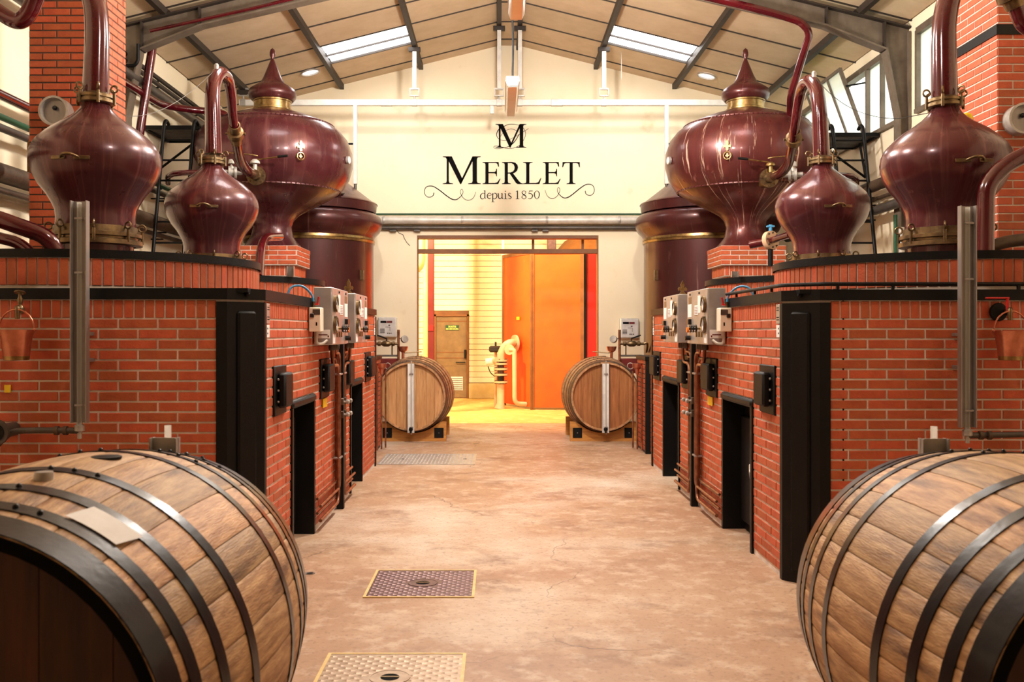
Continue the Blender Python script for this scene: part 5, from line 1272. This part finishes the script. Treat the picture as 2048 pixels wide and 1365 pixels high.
gauge('left', 159, 402, 846, 5.57, -1); gauge('right', 1935, 412, 856, 5.75, 1)

def bucket(side, px, py, Yf, sg):
    Y = Yf - .16; p = W(px, py, Y); r = .094
    t = thing('copper_bucket', 'small polished copper bucket hanging on the tap, %s edge of the picture' % side, 'bucket', p - Vector((0, 0, .17)))
    MB().lathe([(.06, -.172), (.064, -.168), (.068, -.15), (.084, -.035), (.093, -.02), (.098, -.004), (.1, 0), (.095, .001), (.086, -.02), (.078, -.04), (.06, -.16), (.0001, -.165)], p, (0, 0, 1), 40, cap=False).build('pail', 'raw_copper', t)
    MB().lathe([(.0615, -.172), (.0665, -.17), (.0685, -.148), (.066, -.147)], p, (0, 0, 1), 40, cap=False).build('foot_band', 'gold', t)
    MB().tube([p + Vector((math.cos(a) * .1, 0, math.sin(a) * .115)) for a in [PI * k / 12 for k in range(13)]], .0045, 8).build('bail', 'raw_copper', t)
    for s_ in (-1, 1): MB().ball(p + Vector((s_ * .1, 0, 0)), .009, 8).build('ear', 'raw_copper', t)
    q = p + Vector((.0, .0, .112))
    tp = thing('bronze_tap', 'old bronze tap above the %s copper bucket' % side, 'tap', (q.x, Yf, q.z))
    MB().tube([(q.x + sg * .05, Yf - .004, q.z + .0), (q.x + sg * .03, Y + .07, q.z + .0), (q.x, Y + .012, q.z + .008), (q.x, Y + .01, q.z - .05)], [.02, .018, .016, .013], 12, sm=4).build('spout', 'brass', tp)
    if sg < 0:
        MB().lathe([(.02, -.02), (.026, 0), (.02, .02), (.012, .03), (.016, .06), (.01, .075), (.008, .1)], (q.x, Y + .04, q.z), (0, 0, 1), 18).build('bonnet', 'brass', tp)
        MB().torus((q.x, Y + .04, q.z + .1), (0, .3, 1), .026, .006, 16, 6).cyl((q.x - .026, Y + .04, q.z + .1), (q.x + .026, Y + .04, q.z + .1), .005, seg=6).build('hand_wheel', 'brass', tp)
    else:
        MB().lathe([(.05, .13), (.055, .14), (.05, .156)], (q.x, Y, q.z), (0, 1, 0), 28).build('rosette', 'iron', tp)
        MB().box(q.x - .13, q.x + .01, Y + .03, Y + .045, q.z + .075, q.z + .085, .003).cyl((q.x, Y + .04, q.z), (q.x, Y + .04, q.z + .08), .009).build('lever', 'red', tp)
bucket('left', 33, 660, 5.57, -1); bucket('right', 2022, 662, 5.75, 1)
o = MB().box(-2.86, -2.825, 5.555, 5.561, 1.178, 1.222).build('gas_tag', 'yellow'); tag(o, 'yellow tag on the left furnace front at the picture edge', 'tag')
p = W(-10, 866, 5.35)
t = thing('round_flange', 'dark round flange at the left picture edge', 'flange', p - Vector((0, 0, .09)))
MB().lathe([(.072, 0), (.072, .02), (.04, .025), (.04, .21)], p, (0, 1, 0), 32).build('disc', 'grey_pipe', t)
MB().lathe([(.05, -.004), (.05, 0), (.0001, 0)][::-1], p - Vector((0, .001, 0)), (0, 1, 0), 24, cap=False).build('hub', 'iron', t)
# thin gas rail along the right furnace band
t = thing('gas_rail', 'thin black gas rail clipped above the iron band of the right furnace', 'pipe', (2.5, 5.72, 1.79))
MB().elbow([(3.6, 5.722, 1.815), (1.93, 5.722, 1.815), (1.735, 5.9, 1.815), (1.735, 7.3, 1.815)], .012, .04, 8).build('rail', 'iron', t)
for q in ((3.1, 5.722), (2.75, 5.722), (2.35, 5.722), (2.02, 5.722), (1.735, 6.1), (1.735, 6.5), (1.735, 7.0)): MB().box(q[0] - .008, q[0] + .008, q[1] - .008, q[1] + .008, 1.783, 1.806).build('clip', 'iron', t)

# ------------------------------------------------------------------ loose pipes round the stills
pipe_thing('wine_pipe', 'upper of two maroon pipes dropping into the big left still drum', 'pipe', [W(-60, 418, 6.2), W(30, 450, 6.2), W(98, 474, 6.25), W(118, 520, 6.3)], .055, 'lacquer', .12)
pipe_thing('wine_pipe', 'lower dark pipe beside the big left still', 'pipe', [W(-60, 462, 6.5), W(40, 486, 6.5), W(70, 515, 6.5)], .04, 'lacquer', .12)
pipe_thing('wine_pipe', 'bent maroon pipe rising past the big right still', 'pipe', [W(2110, 280, 6.3), W(2010, 330, 6.3), W(1972, 370, 6.3), W(1970, 516, 6.3)], .056, 'lacquer', .22)
pipe_thing('rusty_pipe', 'rusty horizontal pipe end beside the big right still', 'pipe', [W(1978, 495, 6.9), W(2010, 484, 6.9), W(2120, 470, 6.9)], .045, 'rust_pipe', .05)
t = pipe_thing('wine_pipe', 'short maroon pipe curling from the left pedestal top to the drum', 'pipe', [W(560, 474, 11.9), W(531, 474, 11.4), W(522, 495, 10.9), W(518, 556, 10.35)], .05, 'lacquer', .2)
t = thing('flanged_pipe', 'maroon pipe with cream bolted flange and blue tap behind the far right still', 'pipe', W(1540, 515, 11.0))
MB().tube([W(1500, 490, 11.2), W(1535, 483, 11.1)], .05, 14).tube([W(1543, 481, 11.0), W(1580, 470, 10.6)], .04, 14).build('tube', 'lacquer', t)
p = W(1541, 481, 11.05); dn = Vector((.5, -.85, .1)).normalized()
fl = MB().lathe([(.05, -.03), (.108, -.03), (.108, .03), (.05, .03)], p, dn, 32).build('flange', 'pump_pipe', t)
for i in range(8):
    a = i * PI / 4; e1 = dn.orthogonal().normalized(); e2 = dn.cross(e1); q = p + (e1 * math.cos(a) + e2 * math.sin(a)) * .085
    MB().cyl(q + dn * .02, q + dn * .045, .011, seg=6).build('bolt', 'rust_pipe', fl)
MB().cyl(p + Vector((0, 0, .1)), p + Vector((0, 0, .18)), .02).box(p.x - .045, p.x + .045, p.y - .02, p.y + .02, p.z + .15, p.z + .17, .004).build('blue_tap', 'blue', t)
MB().cyl(p + Vector((0, 0, -.1)), p + Vector((0, 0, -.3)), .03).build('leg', 'iron', t)

# steel angle stubs standing on the far drums
for side, px, py0, py1 in (('left', 581, 533, 566), ('right', 1470, 543, 574)):
    a, c_ = W(px, py0, 8.6), W(px, py1, 8.6)
    o = MB().box(a.x - .033, a.x + .033, 8.62, 8.626, 2.02, a.z).box(a.x - .033, a.x - .027, 8.58, 8.626, 2.02, a.z).box(a.x + .027, a.x + .033, 8.58, 8.626, 2.02, a.z).build('gauge_stub', 'steel')
    tag(o, 'short steel gauge channel standing on the far %s drum' % side, 'gauge')

# ------------------------------------------------------------------ side-wall services
def wall_run(label, side, z, r, m, y0, y1, dx=.16, clips=True, name='service_pipe'):
    x = XL + dx if side < 0 else XR - dx
    t = thing(name, label, 'pipe', (x, (y0 + y1) / 2, z - r))
    MB().tube([(x, y0, z), (x, y1, z)], r, 12).build('tube', m, t)
    if clips:
        y = y0 + .5
        while y < y1:
            MB().box(XL + .002 if side < 0 else XR - .002, x, y - .012, y + .012, z - r - .012, z - r + .004).build('bracket', 'iron', t); y += 1.6
wall_run('dark grey pipe high on the left wall', -1, 4.53, .055, 'grey_pipe', 5.5, 14.6, .19)
wall_run('black cable tray tube just under the left eaves', -1, 4.80, .03, 'purlin', 5.5, 15.5, .1)
wall_run('second black cable tray tube under the left eaves', -1, 4.72, .03, 'purlin', 5.5, 15.5, .1)
wall_run('green pipe along the left wall at mid height', -1, 3.41, .03, 'green', 5.5, 15.0, .14)
wall_run('grey pipe under the green one on the left wall', -1, 3.29, .035, 'grey_pipe', 5.5, 15.0, .2)
wall_run('maroon pipe above the green one on the left wall', -1, 3.58, .045, 'lacquer', 5.5, 10.8, .19)
wall_run('fat rusty pipe low on the left wall', -1, 2.9, .085, 'rust_pipe', 5.5, 15.0, .2)
wall_run('thin rusty pipe under the fat one on the left wall', -1, 2.76, .03, 'rust_pipe', 5.5, 15.0, .16)
wall_run('fat rusty pipe on the right wall below the windows', 1, 3.32, .07, 'rust_pipe', 7.0, 15.4, .22)
wall_run('black pipe under the fat rusty pipe on the right wall', 1, 3.02, .055, 'grey_pipe', 7.0, 15.4, .2)
wall_run('thin dark pipe between the two right wall pipes', 1, 3.18, .025, 'rust_pipe', 7.0, 15.4, .14)
pipe_thing('wine_pipe', 'maroon pipe leaving the left wall and crossing to the onion vessel', 'pipe', [(-4.26, 10.4, 4.36), (-4.26, 12.2, 4.40), (-3.9, 12.55, 4.42), (-3.55, 12.62, 4.42), (-3.46, 12.62, 4.0)], .045, 'lacquer', .25)
pipe_thing('wine_pipe', 'slanting maroon riser in front of the left wall', 'pipe', [W(308, 72, 11.45), W(276, 290, 11.45), W(262, 400, 11.45)], .052, 'lacquer', .1)
pipe_thing('wine_pipe', 'maroon pipe rising from the right onion vessel and following the rafter', 'pipe', [W(1581, 250, 11.9), W(1581, 200, 11.6), W(1583, 185, 11.5), W(1620, 66, 11.1), W(1603, 44, 11.1), W(1540, 24, 11.1), W(1380, -14, 11.1)], .045, 'lacquer', .22)
pipe_thing('thin_pipe', 'thin dark maroon pipe following the left rafter', 'pipe', [W(300, 62, 11.15), W(500, 18, 11.15), W(700, -30, 11.15)], .02, 'lacquer', .1)
pipe_thing('hose', 'black drop hose under the left rafter beside the chimney', 'hose', [W(276, 88, 11.2), W(276, 122, 11.2), W(270, 131, 11.2), W(252, 132, 11.2)], .02, 'iron', .1)
pipe_thing('vent_hook', 'black hooked rod hanging in the right window', 'rod', [(XR, 11.58, 4.86), W(1776, 116, 11.55), W(1776, 162, 11.55), W(1784, 162, 11.55), W(1784, 120, 11.55)], .012, 'iron', .02, 8)
pipe_thing('yellow_pipe', 'small bright yellow hooked pipe behind the big right still', 'pipe', [W(1917, 240, 7.6), W(1920, 236, 7.6), W(1940, 228, 7.6), W(1942, 262, 7.6), (4.05, 7.9, 3.1)], .022, 'yellow', .05)
pipe_thing('yellow_pipe', 'small brass hooked pipe behind the big left still', 'pipe', [W(57, 345, 8.1), W(57, 285, 8.1), W(64, 278, 8.1), (-3.84, 8.1, W(64, 278, 8.1).z)], .012, 'gold', .05)
pipe_thing('green_pipe', 'upright green pipe behind the big right still', 'pipe', [W(1791, 430, 10.85), (W(1791, 430, 10.85).x, 10.85, 1.78)], .022, 'green', .05)
pipe_thing('white_drain', 'short white upright pipe beside the green one', 'pipe', [W(1803, 455, 10.6), (W(1803, 455, 10.6).x, 10.6, 1.78)], .03, 'white_pipe', .05)
# thermometer wires slung to the swan necks
pipe_thing('sensor_wire', 'thin pale wire slung from the left chimney to the arched neck', 'wire', [W(250, 233, 8.1), W(285, 232, 8.4), W(320, 222, 8.6), W(355, 203, 8.8), W(390, 178, 9.0), W(428, 142, 9.25)], .0022, 'grey_pipe', .2, 6)
pipe_thing('sensor_wire', 'thin dark wire slung from the right arched neck to the near still', 'wire', [W(1632, 158, 9.25), W(1660, 188, 8.9), W(1695, 214, 8.5), W(1740, 232, 8.1), W(1790, 239, 7.7), W(1858, 226, 7.0)], .003, 'iron', .2, 6)
for side, px, py in (('left', 433, 140), ('right', 1628, 155)):
    p = W(px, py, 9.3); o = MB().cyl(p - Vector((0, 0, .03)), p + Vector((0, 0, .035)), .022).ball(p + Vector((0, 0, .04)), .024, 10).build('neck_sensor', 'galv'); tag(o, 'small silver sensor cap on top of the %s arched neck' % side, 'sensor')

# ------------------------------------------------------------------ ladders and grating platforms
def ladder(side, sg, xa, xb, ytop, zt, lean):
    t = thing('steel_ladder', 'black steel ladder leaning against the %s wall platform' % side, 'ladder', ((xa + xb) / 2, ytop - lean, 0))
    dy = lean / zt
    for x in (xa, xb):
        MB().elbow([(x, ytop - lean, 0), (x, ytop - .02, zt + .02), (x, ytop + .05, zt + .07), (x, ytop + .14, zt + .03)], .022, .05, 10).build('rail', 'iron', t)
    z = .25
    while z < zt: MB().tube([(xa, ytop - lean + dy * z, z), (xb, ytop - lean + dy * z, z)], .012, 8).build('rung', 'iron', t); z += .262
def platform(side, sg, x0, x1, y0, y1, z):
    t = thing('grating_platform', 'small steel grating platform high on the %s wall' % side, 'platform', ((x0 + x1) / 2, (y0 + y1) / 2, z - .1))
    for y in (y0, y1): MB().box(x0, x1, y - .02, y + .02, z - .05, z, .003).build('edge_bar', 'iron', t)
    for x in (x0, x1): MB().box(x - .02, x + .02, y0, y1, z - .05, z, .003).build('edge_bar', 'iron', t)
    n = 12
    for i in range(1, n): y = y0 + (y1 - y0) * i / n; MB().box(x0, x1, y - .006, y + .006, z - .035, z - .005).build('grating_bar', 'grey_pipe', t)
    for x in (x0 + .08, x1 - .08):
        MB().tube([(x0 if sg < 0 else x1, (y0 + y1) / 2, z - .5), (x, (y0 + y1) / 2, z - .05)], .016, 8).build('brace', 'iron', t)
ladder('left', -1, -4.17, -3.80, 12.0, 4.12, 1.0); platform('left', -1, XL + .02, -3.80, 12.15, 13.0, 4.14)
ladder('right', 1, 4.17, 4.55, 12.0, 4.06, 1.0); platform('right', 1, 4.12, XR - .02, 12.15, 13.0, 4.05)

# ------------------------------------------------------------------ plinths and distillate outlets by the condensers
def plinth(side, sg, xe):
    y0, y1 = 12.0, 12.75; x2 = xe + sg * .95; z1 = 1.17
    t = thing('brick_plinth', 'low brick plinth with black corner iron behind the %s furnace' % side, 'plinth', ((xe + x2) / 2, (y0 + y1) / 2, 0))
    MB().box(xe, x2, y0, y1, 0, z1).build('core', 'mortar_dark', t)
    specs = [(Vector((xe, u, z)), PI / 2 if sg < 0 else -PI / 2, w, h) for u, z, w, h in courses(y0 + .05, y1, z1, .02, phase=y0)]
    a, c_ = sorted((xe + sg * .05, x2)); specs += [(Vector((u, y0, z)), 0.0, w, h) for u, z, w, h in courses(a, c_, z1, .02, phase=a)]
    brick_field(t, specs, 60)
    MB().box(xe - sg * .012, xe + sg * .05, y0 - .012, y0 + .05, 0, z1, .003).build('corner_iron', 'iron', t)
    MB().box(xe - sg * .02, x2, y0 - .02, y1 + .02, z1, z1 + .05, .004).build('cap', 'iron', t)
plinth('left', -1, -1.57); plinth('right', 1, 1.85)
def outlet(side, sg, px_pipe, px_fun, xe):
    Y = 14.5; s_ = F / Y; xp = (px_pipe - U0) / s_; xf = (px_fun - U0) / s_
    def zz(py): return H + (V0 - py) / s_
    t = thing('distillate_outlet', 'copper funnel and brass valve outlet beside the %s condenser' % side, 'outlet', ((xp + xf) / 2, Y, 0))
    MB().elbow([(xp, Y, zz(660)), (xp, Y, zz(722)), (xp - sg * .1, Y, zz(738)), (xp - sg * .1, Y, .02)], .02, .05, 12).build('standpipe', 'pipe_copper', t)
    zv = zz(688); xa = xp + sg * .34
    v = MB().lathe([(.02, 0), (.02, .05), (.035, .06), (.035, .1), (.022, .11), (.045, .15), (.045, .22), (.022, .26), (.035, .27), (.035, .31), (.02, .32), (.02, .38)], (xp, Y, zv), (sg, 0, 0), 18).build('ball_valve', 'brass', t)
    MB().tube([(xp + sg * .18, Y, zv + .04), (xp + sg * .18, Y, zv + .08), (xp + sg * .32, Y - .02, zv + .13)], .012, 8).build('valve_lever', 'iron', v)
    MB().tube([(xp + sg * .36, Y, zv), (xp + sg * .42, Y, zv), (xp + sg * .42, Y + .1, 1.22)], .018, 8, sm=3).build('feed', 'brass', t)
    p = Vector((xf, Y, zz(700)))
    MB().lathe([(.022, -.3), (.022, -.04), (.06, -.015), (.075, .03), (.078, .05), (.072, .05), (.05, .0), (.0001, -.01)], p, (0, 0, 1), 24, cap=False).build('funnel', 'raw_copper', t)
    MB().cyl((xf, Y, 0), (xf, Y, p.z - .29), .02).build('funnel_leg', 'pipe_copper', t)
    MB().tube([(xf + .0, Y, p.z - .05), (xf - sg * .28, Y + .05, p.z - .03)], .008, 8).build('skim_rod', 'brass', t)
    g = Vector((xp - sg * .08, Y - .02, zz(680)))
    gd = MB().lathe([(.05, 0), (.055, .01), (.055, .05), (.045, .052)], g, Vector((-sg * .5, -.8, .25)).normalized(), 24).build('pressure_gauge', 'galv', t)
    MB().tube([g, (xp, Y, zz(676))], .008, 6).build('gauge_stem', 'brass', t)
    MB().tube([(xp, Y + .03, zz(712)), (xp + sg * .35, Y + .03, zz(712))], .014, 8).tube([(xp + sg * .1, Y + .03, zz(690)), (xp + sg * .1, Y + .03, zz(712))], .01, 8).build('bracket', 'grey_pipe', t)
    for k in range(3):
        x = xe - sg * (.03 + .035 * k); MB().tube([(x, 12.2 + .15 * k, .02), (x, 12.2 + .15 * k, 1.1 - .04 * k)], .011, 8).build('copper_pipe', 'pipe_copper', t)
    MB().lathe([(.02, .98), (.03, 1.05), (.06, 1.07), (.065, 1.12), (.06, 1.12)], (xe - sg * .065, 12.35, .0), (0, 0, 1), 20).build('cup', 'raw_copper', t)
    MB().torus((xp + sg * .15, Y - .1, zz(732)), (.3, 1, 0), .045, .006, 20, 6).build('hose_loop', 'white_pipe', t)
    MB().box(xp + sg * .02, xp + sg * .3, Y + .05, Y + .3, .9, 1.12, .01).build('tray', 'dark_red', t)
outlet('left', -1, 797, 806, -1.57); outlet('right', 1, 1239, 1223, 1.85)

# ------------------------------------------------------------------ floor plates
def tread_plate(label, x0, x1, y0, y1, m, mf, n=11):
    t = thing('floor_plate', label, 'floor plate', ((x0 + x1) / 2, (y0 + y1) / 2, 0))
    e = .016
    MB().box(x0 - e, x1 + e, y0 - e, y0, .0, .006).box(x0 - e, x1 + e, y1, y1 + e, .0, .006).box(x0 - e, x0, y0, y1, .0, .006).box(x1, x1 + e, y0, y1, .0, .006).build('edge_frame', mf, t)
    MB().box(x0, x1, y0, y1, .0005, .004).build('plate', m, t)
    tr = MB(); cx, cy = (x0 + x1) / 2, (y0 + y1) / 2
    p = (x1 - x0) / n; q = p * .55; k = int((y1 - y0) / q)
    for i in range(n * 2):
        for j in range(k):
            x = x0 + p * (i / 2 + .25 + .0) ; y = y0 + q * (j + .5)
            if (i + j) % 2: continue
            if math.hypot(x - cx, y - cy) < .1: continue
            a, b_ = p * .42, q * .36
            tr.add([(x - a, y, .004), (x, y - b_, .004), (x + a, y, .004), (x, y + b_, .004), (x, y, .0085)], [(0, 1, 4), (1, 2, 4), (2, 3, 4), (3, 0, 4)])
    tr.build('tread_pattern', m, t, kind='stuff', ang=10)
    r = MB().lathe([(.085, .004), (.085, .007), (.09, .007), (.09, .004)], (cx, cy, 0), (0, 0, 1), 32, cap=False).lathe([(.0001, .0055), (.085, .0055)], (cx, cy, 0), (0, 0, 1), 32, cap=False).build('lifting_ring', m, t)
    MB().lathe([(.0001, .0062), (.042, .0062)], (cx, cy, 0), (0, 0, 1), 24, cap=False).build('lifting_hole', 'ink', r)
    MB().box(cx - .04, cx + .04, cy - .006, cy + .006, .0062, .0085).build('lifting_bar', 'brass', r)
tread_plate('dark maroon diamond-tread floor plate in the middle of the aisle', -.765, -.155, 5.53, 6.13, 'plate_dark', 'plate_edge')
tread_plate('pale worn diamond-tread floor plate at the bottom edge', -.79, -.168, 3.93, 4.54, 'plate_light', 'plate_edge')
t = thing('floor_plate', 'light aluminium floor plate by the far left furnace post', 'floor plate', (-.85, 11.5, 0))
MB().box(-1.40, -.27, 11.05, 12.0, .0005, .005).build('plate', 'alu', t)
tr = MB()
for i in range(26):
    for j in range(20):
        x, y = -1.37 + i * .042, 11.08 + j * .046; a = .6 if (i + j) % 2 else -.6; d = Vector((math.cos(a), math.sin(a), 0)) * .015; n_ = Vector((-d.y, d.x, 0)) * .3; c_ = Vector((x, y, .005))
        tr.add([c_ - d, c_ - n_, c_ + d, c_ + n_, c_ + Vector((0, 0, .004))], [(0, 1, 4), (1, 2, 4), (2, 3, 4), (3, 0, 4)])
tr.build('tread_pattern', 'alu', t, kind='stuff', ang=10)
for x in (-1.15, -.4): MB().lathe([(.0001, .0062), (.025, .0062)], (x, 11.5, 0), (0, 0, 1), 16, cap=False).build('lifting_hole', 'ink', t)
p = W(620, 1148, 1920 * H / (1148 - V0))
t = thing('floor_drain', 'tiny dark round floor drain beside the near left barrel', 'drain', (p.x, p.y, 0))
MB().lathe([(.03, .001), (.032, .004), (.022, .004), (.02, .001)], (p.x, p.y, 0), (0, 0, 1), 20, cap=False).build('ring', 'steel', t)
MB().lathe([(.0001, .002), (.022, .002)], (p.x, p.y, 0), (0, 0, 1), 20, cap=False).build('hole', 'ink', t)
# light-switch pull cord below the right skylight
pipe_thing('pull_cord', 'thin pull cord hanging beneath the right skylight', 'cord', [(1.62 + .3, 15.0, zroof(1.92)), (1.92, 15.0, zroof(1.92) - .42)], .005, 'white_pipe', .1, 6)

# ------------------------------------------------------------------ greenery outside the opened window
struct(MB().box(XR + .2, 14, 4, 24, -.2, -.06).build('floor_outside', 'leaf'))
t = thing('garden_shrub', 'sunlit leafy shrub outside the opened window', 'shrub', (6.6, 15.2, -.05))
o = MB().tube([(6.6, 15.2, -.05), (6.55, 15.2, 3.2), (6.6, 15.1, 4.2)], [.08, .06, .03], 8, sm=3).build('stem', 'bark', t)
lf = MB(); rn = random.Random(4)
for i in range(1100):
    a, b_, r = rn.uniform(0, 2 * PI), rn.uniform(-1, 1), rn.uniform(.3, 1) ** .5 * 1.0
    c_ = Vector((6.6 + math.cos(a) * r * .8, 15.2 + math.sin(a) * r, 3.7 + b_ * .9)); d = Vector((rn.uniform(-1, 1), rn.uniform(-1, 1), rn.uniform(-1, 1))).normalized() * .07; n_ = d.orthogonal() * .4
    lf.add([c_ - d, c_ + n_, c_ + d, c_ - n_], [(0, 1, 2, 3)])
lf.build('foliage', 'leaf', t, kind='stuff')
